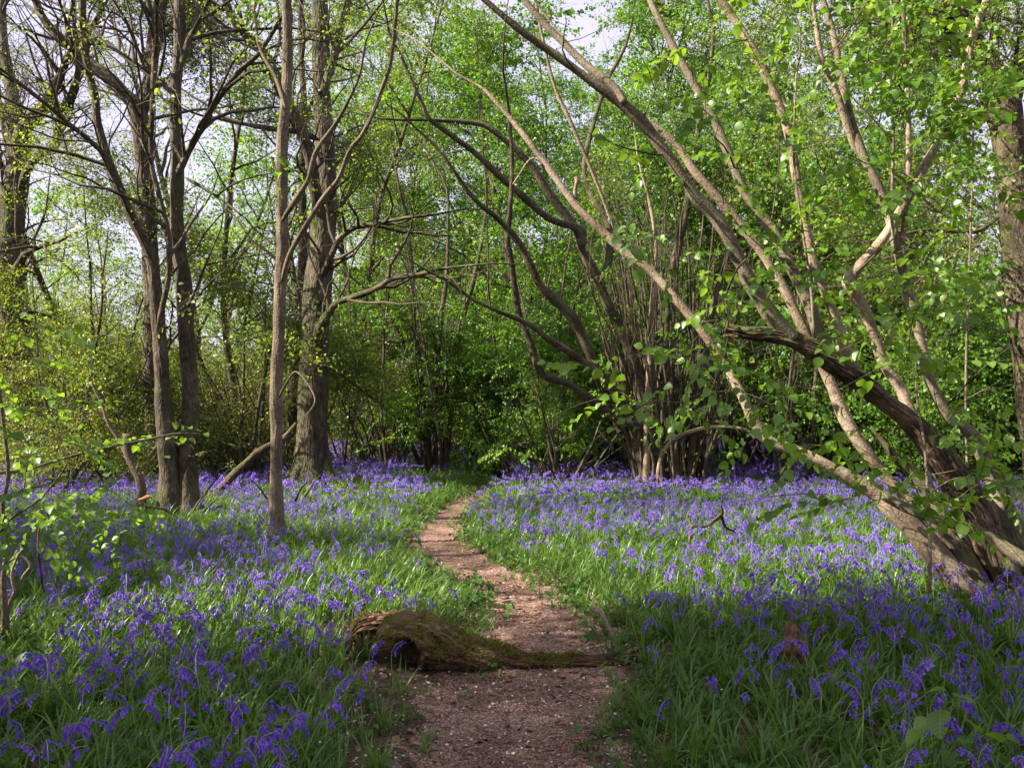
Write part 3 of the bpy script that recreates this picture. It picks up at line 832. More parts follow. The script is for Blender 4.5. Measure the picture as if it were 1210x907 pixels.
gA = G(228, 618)
traced_tree("forest_tree", "dark straight stem, right one of the pair rising from one base on the left", "tree", gA, [
    ("trunk", [(226, 620, 12.90), (225, 580, 11.18), (224, 540, 9.89), (224, 480, 9.46), (221, 420, 9.46), (216, 330, 8.60), (211, 290, 8.17), (210, 200, 7.31), (207, 110, 6.88), (210, 66, 6.02), (213, -20, 6.02)], gA[1], gA[1] + .3, False, None),
    ("limb", [(209, 206, 4.5), (213, 198, 4.2), (218, 189, 3.87), (230, 165, 3.87), (245, 142, 4.30), (252, 126, 3.87), (281, 86, 3.01), (308, 60, 2.58), (341, 6, 1.89), (350, -30, 1.72)], gA[1] + .05, gA[1] - 1.2, True, None),
    ("limb", [(203, 112, 3.44), (190, 97, 3.01), (175, 86, 3.01), (142, 63, 2.58), (103, 30, 2.15), (71, 6, 1.72)], gA[1], gA[1] + .8, True, None),
    ("limb", [(212, 85, 4.30), (222, 50, 3.44), (232, 25, 3.01), (236, -20, 2.58)], gA[1], gA[1] + .6, True, None),
    ("branch", [(215, 375, 2.58), (228, 350, 1.89), (240, 320, 1.55), (248, 300, 1.03)], gA[1], gA[1] - .4, True, None),
    ("branch", [(219, 210, 2.58), (240, 222, 2.06), (262, 236, 1.72), (290, 258, 1.12)], gA[1], gA[1] - .5, True, None),
], M['bark_mid'], OAKP, 'oakmid', 23, tint=0.0, per=2, fscale=1.15)

gB = G(203, 618)
traced_tree("forest_tree", "dark forking stem, left one of the pair rising from one base", "tree", gB, [
    ("trunk", [(202, 620, 14.62), (201, 580, 12.90), (200, 540, 11.18), (196, 490, 9.46), (190, 430, 8.17), (184, 350, 7.31), (176, 300, 6.45), (158, 260, 5.59), (142, 225, 5.59), (129, 192, 5.16), (116, 150, 4.73), (112, 116, 4.30), (104, 85, 4.30), (99, 50, 3.87), (97, -20, 3.87)], gB[1], gB[1] - .3, False, None),
    ("limb", [(104, 88, 3.44), (80, 55, 3.27), (55, 25, 2.75), (36, -10, 2.41)], gB[1] - .3, gB[1] - 1, True, None),
    ("limb", [(186, 392, 3.44), (193, 360, 3.44), (199, 325, 3.44), (199, 281, 3.44), (189, 232, 3.01), (180, 199, 3.01), (178, 165, 3.10), (180, 126, 3.44), (183, 80, 3.70), (182, 40, 3.44), (170, -20, 3.01)], gB[1] - .4, gB[1] - .6, True, None),
    ("limb", [(140, 224, 3.44), (129, 192, 3.27), (109, 169, 2.92), (76, 142, 2.58), (53, 122, 2.41), (7, 86, 1.98), (-20, 70, 1.72)], gB[1] - .4, gB[1] - 1.6, True, None),
    ("branch", [(175, 300, 2.58), (150, 245, 1.89), (128, 200, 1.72), (110, 170, 1.29), (70, 165, 1.03), (30, 150, 0.86)], gB[1] - .3, gB[1] - 1.4, True, None),
], M['bark_mid'], OAKP, 'oakmid', 24, tint=0.0, per=2)

gT3 = G(327, 643)
traced_tree("forest_tree", "slender straight warm-brown trunk in front of the big oak, left of the path", "tree", gT3, [
    ("trunk", [(327, 645, 10), (326, 610, 7.5), (326, 565, 7), (327, 500, 6.8), (328, 432, 6.8), (331, 333, 7), (333, 291, 7.2), (334, 165, 6.5), (339, 99, 6), (338, 0, 5.5), (337, -60, 5)], gT3[1], gT3[1] + .2, False, None),
    ("limb", [(333, 262, 3.5), (348, 238, 3.5), (364, 212, 3.2), (374, 179, 3), (397, 146, 2.5), (412, 118, 2.1), (425, 88, 1.6), (432, 50, 1.2)], gT3[1], gT3[1] - .8, True, None),
    ("limb", [(333, 332, 3.5), (344, 298, 3.3), (364, 262, 3.2), (383, 232, 3), (400, 212, 3), (413, 179, 2.8), (430, 156, 2.7), (450, 109, 2.6), (463, 66, 2.5), (471, -20, 2.2)], gT3[1], gT3[1] - 1.2, True, None),
    ("branch", [(338, 130, 3), (325, 90, 2.3), (306, 55, 1.8), (300, 10, 1.5)], gT3[1], gT3[1] + .5, True, None),
    ("branch", [(329, 470, 2), (340, 450, 1.5), (352, 440, 1.2), (372, 470, 1.0), (362, 492, 0.8)], gT3[1], gT3[1] - .3, False, None),
], M['bark_thin'], HAZP, 'hazelmid', 25, tint=0.06, per=3, fscale=.85)

gT4 = G(370, 583)
traced_tree("oak_tree", "largest oak with a broad furrowed trunk and flared foot, left of the path", "tree", gT4, [
    ("trunk", [(370, 585, 23), (369, 560, 20), (369, 520, 18), (371, 460, 17), (374, 400, 16), (377, 340, 15.5), (380, 300, 15), (382, 255, 14.5), (384, 200, 13), (382, 150, 11), (379, 100, 10), (378, 40, 9.5), (377, -40, 9)], gT4[1], gT4[1] + .5, True, None),
    ("root", [(358, 545, 6), (349, 566, 5.5), (341, 585, 3), (332, 592, 1)], gT4[1] - .2, gT4[1] - .5, False, None),
    ("root", [(382, 548, 6), (392, 568, 5), (400, 584, 3), (408, 588, 1)], gT4[1] - .1, gT4[1] - .4, False, None),
    ("limb", [(380, 262, 7), (374, 232, 7.5), (366, 185, 7), (351, 142, 6.5), (340, 120, 7), (331, 103, 7.5), (315, 70, 6.5), (298, 48, 5), (278, 28, 4.5), (258, -20, 4)], gT4[1] + .05, gT4[1] - 2.0, True, None),
    ("limb", [(376, 165, 4.5), (354, 156, 4), (330, 153, 3.6), (308, 150, 3), (285, 146, 2)], gT4[1] - .2, gT4[1] - 1.8, True, None),
    ("limb", [(372, 398, 6), (382, 380, 5.4), (390, 368, 4.6), (400, 357, 4), (433, 346, 3.6), (450, 338, 3.3), (463, 330, 3.1), (496, 324, 2.2)], gT4[1] - .2, gT4[1] - 1.2, True, None),
    ("limb", [(380, 330, 5), (388, 312, 4.5), (400, 285, 3.6), (417, 270, 3.4), (440, 265, 3), (461, 261, 2.2)], gT4[1], gT4[1] - .8, True, None),
    ("limb", [(380, 110, 6), (395, 70, 5), (402, 30, 4.5), (420, -20, 4)], gT4[1], gT4[1] + 1.5, True, None),
    ("limb", [(366, 400, 5), (352, 360, 4.5), (345, 320, 4), (338, 270, 3.5), (330, 200, 3)], gT4[1] + .4, gT4[1] + 2, True, None),
], M['bark_oak'], OAKP, 'oakmid', 26, tint=0.0, per=2, fscale=1.3)

# big oak on the right edge
gT8 = G(1240, 618)
traced_tree("oak_tree", "grey-barked oak at the right edge, forking high under open sky", "tree", gT8, [
    ("trunk", [(1243, 618, 26), (1240, 560, 24), (1228, 480, 22), (1215, 410, 20), (1205, 345, 19), (1201, 290, 17.5), (1198, 240, 17), (1195, 200, 17), (1190, 160, 18), (1184, 120, 18), (1172, 85, 14), (1158, 60, 12), (1140, 35, 9), (1128, 10, 7), (1120, -30, 6)], gT8[1], gT8[1] - .3, True, None),
    ("limb", [(1192, 135, 13), (1200, 100, 12), (1212, 78, 11), (1235, 50, 10), (1260, 0, 9)], gT8[1], gT8[1] + .5, True, None),
    ("limb", [(1158, 60, 6), (1140, 40, 6), (1118, 32, 5), (1095, 30, 4), (1060, 18, 3), (1030, 5, 2.5)], gT8[1], gT8[1] - .6, True, None),
    ("limb", [(1190, 245, 4), (1172, 262, 3), (1150, 274, 2.6), (1100, 272, 2.4), (1060, 278, 1.6)], gT8[1], gT8[1] - .6, True, None),
], M['bark_mid'], OAKP, 'oakmid', 27, tint=-0.02, keepfn=lambda p: (lambda q: ~((q[0] > 1165) & (q[1] > 90)) & (rng0.random(len(p)) < .6))(proj(p)))

# ------------------------------------------------------------------ the big leaning hazel on the right
gH = G(1168, 716)
DH = gH[1]
HZ2 = dict(n=[1.0, 3, 2], t0=[0.3, 0.25, 0.3], ang=[0.9, 0.8, 0.7], up=[-0.05, -0.05, -0.05], len=[1.2, 0.75, 0.5], rad=[0.009, 0.005, 0.003], seg=[6, 4, 3], wig=[0.10, 0.12, 0.12], bend=[-0.1, -0.15, -0.1], fill=0.42)
HL = M['bark_hazel']
hazel_root, hz_tips, hz_rng, hz_base = traced_tree("hazel_coppice", "big leaning hazel with many pale fanning stems and one rotten limb", "tree", gH, [
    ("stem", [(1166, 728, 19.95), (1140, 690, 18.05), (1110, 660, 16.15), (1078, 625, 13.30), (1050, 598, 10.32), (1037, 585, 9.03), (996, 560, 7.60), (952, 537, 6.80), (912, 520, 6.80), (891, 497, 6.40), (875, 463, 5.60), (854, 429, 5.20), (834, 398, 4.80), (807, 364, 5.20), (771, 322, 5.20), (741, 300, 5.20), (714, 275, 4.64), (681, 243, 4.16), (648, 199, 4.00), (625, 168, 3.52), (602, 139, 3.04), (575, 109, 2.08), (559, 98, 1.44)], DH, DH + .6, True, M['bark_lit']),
    ("rotten_limb", [(1195, 725, 18.70), (1180, 670, 17.92), (1150, 600, 16.36), (1105, 534, 14.02), (1078, 500, 12.46), (1044, 473, 11.68), (1010, 446, 12.85), (976, 422, 11.68), (942, 403, 8.81), (912, 397, 8.46), (885, 395, 6.23), (868, 391, 4.92), (856, 388, 3.61)], DH + .1, DH - .5, False, M['dead']),
    ("stem", [(935, 400, 9.46), (915, 378, 9.89), (898, 351, 9.46), (878, 317, 9.03), (860, 280, 8.00), (844, 254, 8.00), (820, 230, 7.20), (797, 195, 6.80), (781, 175, 7.20), (757, 142, 7.20), (731, 119, 6.40), (698, 96, 5.20), (658, 66, 4.64), (615, 36, 4.16), (572, 0, 3.68), (540, -30, 3.20)], DH - .4, DH - .9, True, None),
    ("stem", [(738, 122, 4.80), (728, 106, 5.20), (710, 90, 5.20), (688, 73, 4.80), (651, 36, 4.40), (619, 0, 4.00), (600, -25, 3.68)], DH - .75, DH - .4, True, None),
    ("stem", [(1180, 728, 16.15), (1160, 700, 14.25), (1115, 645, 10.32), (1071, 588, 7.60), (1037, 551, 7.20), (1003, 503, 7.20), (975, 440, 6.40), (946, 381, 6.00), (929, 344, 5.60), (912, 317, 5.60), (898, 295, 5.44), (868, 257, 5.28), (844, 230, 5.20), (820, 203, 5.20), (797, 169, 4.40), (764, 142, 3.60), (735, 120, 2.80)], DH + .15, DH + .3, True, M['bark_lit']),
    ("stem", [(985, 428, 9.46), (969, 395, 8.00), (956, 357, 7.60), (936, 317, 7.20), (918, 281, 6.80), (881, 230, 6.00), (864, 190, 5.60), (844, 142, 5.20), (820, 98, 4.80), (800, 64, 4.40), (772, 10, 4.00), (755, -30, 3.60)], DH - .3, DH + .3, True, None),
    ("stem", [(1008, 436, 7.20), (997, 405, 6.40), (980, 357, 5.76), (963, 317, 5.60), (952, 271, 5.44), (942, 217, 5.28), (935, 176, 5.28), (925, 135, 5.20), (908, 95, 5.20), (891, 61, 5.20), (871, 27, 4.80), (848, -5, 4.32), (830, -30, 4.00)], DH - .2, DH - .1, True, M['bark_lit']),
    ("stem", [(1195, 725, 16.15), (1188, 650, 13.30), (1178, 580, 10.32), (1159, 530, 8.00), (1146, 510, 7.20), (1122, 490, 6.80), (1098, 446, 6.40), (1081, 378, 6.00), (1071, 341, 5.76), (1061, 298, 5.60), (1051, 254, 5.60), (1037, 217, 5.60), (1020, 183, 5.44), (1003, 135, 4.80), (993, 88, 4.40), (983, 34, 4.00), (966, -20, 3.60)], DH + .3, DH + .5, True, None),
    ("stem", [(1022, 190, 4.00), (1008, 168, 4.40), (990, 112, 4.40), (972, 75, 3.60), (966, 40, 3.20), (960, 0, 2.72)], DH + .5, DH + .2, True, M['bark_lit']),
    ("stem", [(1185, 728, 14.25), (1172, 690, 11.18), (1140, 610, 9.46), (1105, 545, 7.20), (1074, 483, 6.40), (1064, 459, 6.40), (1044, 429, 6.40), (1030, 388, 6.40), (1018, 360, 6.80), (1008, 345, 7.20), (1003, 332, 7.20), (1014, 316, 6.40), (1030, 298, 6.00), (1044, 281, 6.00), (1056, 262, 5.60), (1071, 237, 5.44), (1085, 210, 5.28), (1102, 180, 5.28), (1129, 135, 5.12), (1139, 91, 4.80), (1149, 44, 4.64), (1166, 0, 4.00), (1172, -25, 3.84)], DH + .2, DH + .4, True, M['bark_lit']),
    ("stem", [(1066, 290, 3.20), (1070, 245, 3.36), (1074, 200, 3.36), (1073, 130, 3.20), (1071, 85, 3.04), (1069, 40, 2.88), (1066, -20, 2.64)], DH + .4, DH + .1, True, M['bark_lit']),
    ("stem", [(1056, 300, 2.08), (1054, 250, 2.00), (1055, 190, 1.92), (1056, 120, 1.92), (1056, 60, 1.84), (1053, -15, 1.76)], DH + .2, DH - .2, True, None),
    ("stem", [(1215, 665, 9.46), (1180, 642, 7.60), (1150, 626, 6.80), (1110, 613, 6.40), (1075, 600, 6.00), (1045, 586, 4.80)], DH - .5, DH - .1, False, None),
    ("stem", [(1172, 724, 16.15), (1152, 685, 14.25), (1118, 625, 11.18), (1090, 570, 9.46), (1060, 540, 5), (1035, 512, 2), (1028, 505, 1)], DH - .1, DH + .5, False, M['bark_mid']),
    ("stem", [(1205, 720, 17.10), (1180, 655, 14.25), (1155, 595, 10.32), (1128, 560, 6), (1108, 535, 3), (1100, 525, 1.5)], DH - .1, DH + .2, False, M['bark_mid']),
    ("stem", [(1225, 715, 19.00), (1205, 650, 15.20), (1188, 600, 10.32), (1180, 560, 6.40)], DH, DH + .4, False, M['bark_mid']),
    ("shoot", [(1098, 700, 2.40), (1099, 640, 2.08), (1097, 590, 1.92), (1092, 520, 1.60)], DH - .9, DH - .9, True, None),
    ("shoot", [(1145, 640, 1.60), (1143, 560, 1.44), (1141, 480, 1.44), (1143, 380, 1.36), (1147, 270, 1.28), (1150, 160, 1.12)], DH + 1.0, DH + .9, True, None),
    ("shoot", [(962, 395, 1.76), (957, 330, 1.60), (945, 250, 1.52), (938, 180, 1.36), (941, 90, 1.20)], DH - .6, DH - .7, True, None),
    ("shoot", [(745, 305, 0.96), (733, 285, 1.76), (722, 260, 2.08), (703, 210, 2.08), (690, 180, 2.24), (670, 135, 2.40), (655, 100, 2.08), (640, 40, 1.76), (632, -10, 1.60)], DH + .6, DH + .3, True, M['bark_lit']),
    ("branch", [(1230, 580, 1.44), (1200, 572, 1.44), (1160, 566, 1.44), (1130, 565, 1.28), (1105, 578, 0.96), (1090, 595, 0.64)], DH - 1.2, DH - 1, False, M['bark_lit']),
], HL, HZ2, 'hazelmid', 31, fol=False, tw_mat=M['twig'])
# broken pale stub on the lit stem, and the torn end of the rotten limb
for pts, d in (([(679, 236, 2.6), (680, 222, 2.2), (682, 214, 2.8), (680, 209, 2)], DH + .5), ([(641, 195, 1.6), (634, 188, 1.4), (625, 190, 1.3), (614, 206, 1.1), (606, 218, .8)], DH + .5),
               ([(860, 386, 1.6), (858, 350, 1.4), (870, 320, 1.2), (882, 306, 1)], DH - .7), ([(872, 390, 4), (858, 384, 3), (846, 383, 1)], DH - .5), ([(872, 398, 3), (858, 397, 2.2), (848, 401, .8)], DH - .52)):
    p, r = trace(pts, d)
    b = MB(); b.tube(p, r, 6)
    link("stub", b.mesh("stub", M['bark_lit'] if d > DH else M['dead'], hz_base), hazel_root)

# extra low leafy branches of that hazel, towards the viewer: broad round leaves
def leaf_spray_points(cent, n, rng, sx, sy, dep, dj):
    out = []
    for cx, cy in cent:
        for _ in range(n):
            Y = dep + rng.normal() * dj
            out.append(P(cx + rng.normal() * sx, cy + rng.normal() * sy, Y))
    return np.array(out)

def sprig_twigs(targets, anchors, rng, rad=0.004):
    """thin twigs from the nearest anchor (a point on a stem) to every spray"""
    tubes = []
    anchors = np.asarray(anchors)
    nodes = [a for a in anchors]
    order = np.argsort([np.min(np.linalg.norm(anchors - t, axis=1)) for t in targets])
    tips = []
    for j in order:
        t = targets[j]
        A = np.array(nodes)
        dd = np.linalg.norm(A - t, axis=1) + 0.25 * np.abs(A[:, 2] - t[2])
        a = A[np.argmin(dd)]
        L = np.linalg.norm(t - a)
        if L < 0.02: continue
        s = np.linspace(0, 1, 6)[:, None]
        mid = rng.normal(size=3) * 0.06 * L
        p = a + (t - a) * s + np.sin(s * np.pi) * (mid + np.array([0, 0, 0.10 * L])) 
        tubes.append((p, np.linspace(rad * min(1.8, 0.7 + L * .6), rad * 0.45, 6)))
        nodes += [p[3], p[5]]
        d = p[-1] - p[-2]; d /= np.linalg.norm(d) + 1e-9
        tips.append((*t, *d))
    return tubes, tips

rng = np.random.default_rng(5)
cents = [(1110, 20), (1150, 60), (1060, 30), (930, 40), (880, 60), (1000, 70), (950, 75), (1075, 75), (1040, 55), (905, 75), (860, 95), (1090, 45), (830, 55), (1180, 140), (1120, 150), (1180, 260), (1150, 220), (1090, 215), (1125, 120),
         (820, 120), (870, 180), (940, 150), (1000, 200), (800, 190), (830, 270), (890, 240), (920, 300), (770, 205), (800, 300), (760, 260), (980, 260), (1010, 240), (1180, 200), (1080, 320), (1110, 300), (1130, 340),
         (1060, 350), (1100, 380), (1150, 330), (1180, 350), (1030, 400), (1060, 420), (1110, 430), (1160, 400), (1200, 320), (1010, 340), (985, 385), (870, 350), (840, 370), (830, 340), (960, 330), (1190, 450), (1140, 470),
         (850, 440), (880, 470), (900, 500), (830, 470), (800, 440), (760, 440), (740, 470), (775, 480), (795, 480), (860, 500), (920, 470), (950, 500), (980, 480), (1000, 520), (960, 540), (930, 560), (1040, 510), (1080, 520),
         (1060, 550), (1100, 560), (1130, 540), (1160, 560), (1020, 570), (1080, 590), (1120, 590), (1180, 590), (1200, 560), (1150, 610), (1200, 520), (1060, 610), (965, 600), (1010, 590), (820, 400), (870, 410), (1000, 440), (1180, 500), (940, 430)]
ctr = leaf_spray_points(cents, 3, rng, 16, 12, DH - .9, .55)
anch = []
for pts in ([(1110, 660), (1037, 585), (952, 537), (875, 463), (807, 364)], [(1150, 600), (1044, 473), (942, 403)], [(898, 351), (844, 254), (781, 175), (698, 96)], [(956, 357), (881, 230), (820, 98)], [(980, 357), (942, 217), (908, 95)],
            [(1098, 446), (1061, 298), (1020, 183), (983, 34)], [(1044, 429), (1030, 298), (1102, 180), (1149, 44)], [(1098, 640), (1092, 520)], [(1215, 560), (1215, 400), (1215, 300)]):
    for a in pts:
        anch.append(P(a[0], a[1], DH - .1))
tw, tps = sprig_twigs(ctr, anch, rng)
tubes_obj("twigs", tw, M['twig'], hazel_root, hz_base, kind='stuff')
tps = np.array(tps)
qx, qy, _ = proj(tps[:, :3])
dl_ = np.abs((qy - 395) * 245 - (qx - 880) * 150) / 287.0          # along the rotten limb
bare = ((dl_ < 26) & (qx > 840) & (qx < 1110)) | ((qx > 1075) & (qy > 605)) | ((qx > 1165) & (qy < 470)) | ((qy > 560) & (qx < 1060) & (rng.random(len(tps)) < .6))
tps = tps[~(bare & (rng.random(len(tps)) < .85))]
tps[:, 3:5] += rng.normal(size=(len(tps), 2)) * .8

# nearest sprays: every leaf is an object; the rest of the crown is one scatter
LEAF_ME = []
for i in range(5):
    V, q, tr, uv = leaf_shape(9, 0.43 + 0.03 * i, 0.15 + 0.08 * i, 0.15 + 0.06 * i, 0.12, R0)
    b = MB(); b.add(V, q, tr, None, 0.15 + 0.17 * i)
    LEAF_ME.append(b.mesh("leaf", M['hazel'], luv=uv))

def place_leaves(parent, base, spots, limit, rng, size=0.085, droop=0.35):
    """alternate leaves set one by one along twigs at the given tips"""
    c = 0
    tubes = []
    for tp in spots:
        p0, d = tp[:3], tp[3:6]
        yaw = math.atan2(d[1], d[0]); n = rng.integers(5, 9); ln = 0.28 + 0.2 * rng.random()
        u = np.array([math.cos(yaw), math.sin(yaw), -0.15 + rng.normal() * .15])
        s = np.linspace(0, 1, 4)[:, None]
        tp_ = p0 - u * ln * .5 + u * ln * s + np.array([0, 0, -.05]) * s * s
        tubes.append((tp_, np.linspace(0.0026, 0.001, 4)))
        for i in range(n):
            if c >= limit: break
            t = (i + .7) / n
            q = p0 - u * ln * .5 + u * ln * t + np.array([0, 0, -.05 * t * t])
            o = link("leaf", LEAF_ME[rng.integers(0, 5)], parent, tuple(q - base))
            o.rotation_euler = (rng.normal() * .45, droop + rng.normal() * .35, yaw + (1 if i % 2 else -1) * (0.4 + 0.7 * rng.random()) * (1 if i < n - 1 else .1))
            k = size * (0.6 + 0.6 * rng.random())
            o.scale = (k, k, k)
            c += 1
    if tubes:
        tubes_obj("twigs", tubes, M['twig'], parent, base, kind='stuff')

px, py, ff = proj(tps[:, :3])
inview = (px > 0) & (px < 1210) & (py > 0) & (py < 640)
order = np.argsort(np.where(inview, ff, 99) + rng.random(len(ff)) * .8)
near = order[:48]
place_leaves(hazel_root, hz_base, tps[near], 298, rng, size=0.075)
rest = np.setdiff1d(np.arange(len(tps)), near)
foliage("foliage", 'hazelnear', np.vstack([tps[rest]]), rng, hazel_root, hz_base, .88, 0.0, 1, 0.05, 0.35)
ht = np.array(hz_tips)
hx, hy, hf = proj(ht[:, :3])
keep = (rng.random(len(ht)) < np.where(hy < 300, 0.62, 0.72)) & ~((hx > 1165) & (hy > 30) & (hy < 480))
foliage("foliage", 'hazelmid', ht[keep], rng, hazel_root, hz_base, 0.8, 0.05, 1, 0.12, 0.9)

# ------------------------------------------------------------------ traced coppice in the middle
def poles(cx, py_base, w_px, n, hpx, rng, lean=0.18, rpx=2.3, up_to=(150, 330), dep=None):
    out = []
    for i in range(n):
        x0 = cx + (rng.random() - .5) * w_px
        g = G(x0, py_base + rng.normal() * 3)
        top = hpx[0] + (hpx[1] - hpx[0]) * rng.random()
        x1 = x0 + (x0 - cx) * (0.5 + rng.random()) + rng.normal() * lean * (py_base - top) * .5
        r = rpx * (0.6 + 0.8 * rng.random())
        m = 6
        pts = []
        for k in range(m + 1):
            s = k / m
            pts.append((x0 + (x1 - x0) * s ** 1.25 + rng.normal() * 2.2 * (k > 0), py_base - (py_base - top) * s, r * (1 - .65 * s)))
        out.append(("pole", pts, g[1], g[1] + rng.normal() * 1.2, True, None))
    return out

gC = G(792, 580)
rng = np.random.default_rng(61)
HZC = dict(n=[0.42, 3, 3], t0=[0.35, 0.2, 0.3], ang=[0.7, 0.8, 0.8], up=[0.1, 0.0, 0.0], len=[1.8, 1.1, 0.6], rad=[0.014, 0.007, 0.004], seg=[6, 4, 3], wig=[0.1, 0.13, 0.15], bend=[-0.1, -0.15, -0.15], fill=0.33)
cp_parts = [
    ("stem", [(765, 575, 6), (757, 540, 5.8), (751, 505, 6), (728, 495, 5.5), (698, 472, 5), (671, 452, 4.8), (642, 442, 4.2), (628, 409, 4), (612, 366, 3.6), (603, 300, 3.4), (600, 285, 3.2), (605, 212, 2.8), (603, 150, 2)], gC[1] - .5, gC[1] - 2.2, True, None),
    ("stem", [(768, 575, 7), (760, 530, 7), (741, 485, 6.8), (708, 439, 6.5), (681, 383, 6), (658, 356, 5.6), (638, 336, 5), (625, 310, 4.6), (612, 285, 4.2), (590, 260, 3.5), (560, 235, 3), (535, 200, 2)], gC[1] - .3, gC[1] - 2.5, True, None),
    ("stem", [(708, 439, 5), (681, 422, 4.6), (651, 403, 4), (625, 383, 3.2), (590, 368, 2.5), (560, 355, 1.8)], gC[1] - 1.2, gC[1] - 2.2, True, None),
    ("stem", [(775, 575, 7), (768, 500, 7), (751, 439, 7.5), (744, 409, 7), (724, 373, 6.5), (708, 333, 6), (691, 300, 5.8), (681, 271, 5.4), (651, 232, 4.8), (625, 192, 4.2), (589, 159, 3.5), (565, 146, 3.2), (510, 142, 2)], gC[1], gC[1] - 1.5, True, None),
    ("stem", [(711, 335, 5), (720, 300, 4.6), (718, 262, 4.4), (700, 232, 4), (690, 200, 3.4), (700, 150, 3), (720, 90, 2.4)], gC[1] - .8, gC[1], True, None),
    ("stem", [(690, 290, 5), (685, 271, 4.6), (648, 258, 4.2), (599, 215, 4), (559, 179, 3.5), (509, 142, 3), (499, 122, 2.4), (480, 80, 2)], gC[1] - .9, gC[1] - 2, True, None),
    ("stem", [(800, 575, 5), (792, 480, 4.6), (786, 400, 4.3), (792, 330, 4), (806, 270, 5), (818, 200, 4), (830, 120, 3)], gC[1], gC[1] + .5, True, None),
    ("stem", [(815, 575, 5), (822, 470, 4.4), (838, 380, 4), (862, 290, 4.4), (880, 200, 3.6), (905, 110, 2.8)], gC[1], gC[1] + 1, True, None),
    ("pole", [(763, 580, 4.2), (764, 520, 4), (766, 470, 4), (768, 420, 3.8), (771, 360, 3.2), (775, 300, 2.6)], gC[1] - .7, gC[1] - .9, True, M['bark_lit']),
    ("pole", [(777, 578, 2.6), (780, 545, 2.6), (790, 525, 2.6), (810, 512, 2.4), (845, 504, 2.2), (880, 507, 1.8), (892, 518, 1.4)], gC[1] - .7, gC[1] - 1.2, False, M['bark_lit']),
] + poles(792, 578, 84, 84, (200, 440), rng, 0.2, 2.0)
traced_tree("hazel_coppice", "dense clump of upright hazel poles with arching stems, right of the path's end", "tree", gC, cp_parts, M['bark_mid'], HZC, 'hazelmid', 62, fscale=.9, per=2, flare=False, tint=-0.04, keepfn=lambda p: p[:, 2] > 2.3 + 0.8 * np.sin(p[:, 0] * 3))
b = MB()                                           # the stool: the lumpy foot the poles spring from
for i in range(16):
    x0 = 757 + i * 4.6 + rng.normal() * 2
    g = G(x0, 577 + rng.normal() * 2)
    p, r = trace([(x0, 582, 5.5), (x0 + rng.normal() * 2, 562, 4.5), (x0 + rng.normal() * 3, 545, 3), (x0 + rng.normal() * 4, 520 + 14 * rng.random(), 1.2)], g[1] + .1, g[1] + .4)
    b.tube(p, r, 8, wob=.15, rng=rng)
croot = [o for o in COL.objects if o.name.startswith("hazel_coppice")][-1]
link("stool", b.mesh("stool", M['bark_mid'], croot.location), croot)

gM = G(512, 560)
rng = np.random.default_rng(71)
mid_parts = [
    ("stem", [(509, 560, 4), (503, 500, 3.6), (496, 432, 3.4), (489, 383, 3), (488, 326, 2.4), (480, 250, 1.8)], gM[1], gM[1] - .5, True, None),
    ("stem", [(521, 560, 3.4), (518, 500, 3.2), (516, 432, 3), (522, 373, 2.8), (528, 320, 2.2), (530, 240, 1.6)], gM[1], gM[1] + .5, True, None),
    ("stem", [(500, 558, 3), (480, 512, 3), (462, 488, 2.6), (440, 470, 2.2), (400, 440, 1.6)], gM[1], gM[1] - 2, True, None),
    ("stem", [(506, 556, 3), (492, 470, 3), (478, 410, 2.8), (462, 380, 2.4), (440, 350, 1.8)], gM[1], gM[1] - 1, True, None),
    ("stem", [(515, 558, 4), (520, 470, 3.4), (540, 400, 3), (560, 330, 2.8), (575, 250, 2)], gM[1], gM[1] + 1, True, None),
] + poles(512, 560, 34, 16, (260, 430), rng, 0.25, 1.7)
traced_tree("hazel_coppice", "narrow hazel clump of dark stems standing left of where the path disappears", "tree", gM, mid_parts, M['bark_mid'], HZC, 'hazelmid', 72, fscale=1.15, per=1, flare=False, tint=-0.05, keepfn=lambda p: p[:, 2] > 2.2)

# ================================================================== WOODLAND behind: every tree, hazel and thicket is a thing of its own
def base_at(px, Y):
    u = (px - CX) / FPX
    x = u * Y * 1.001
    return np.array([x, Y, float(H(x, Y))])

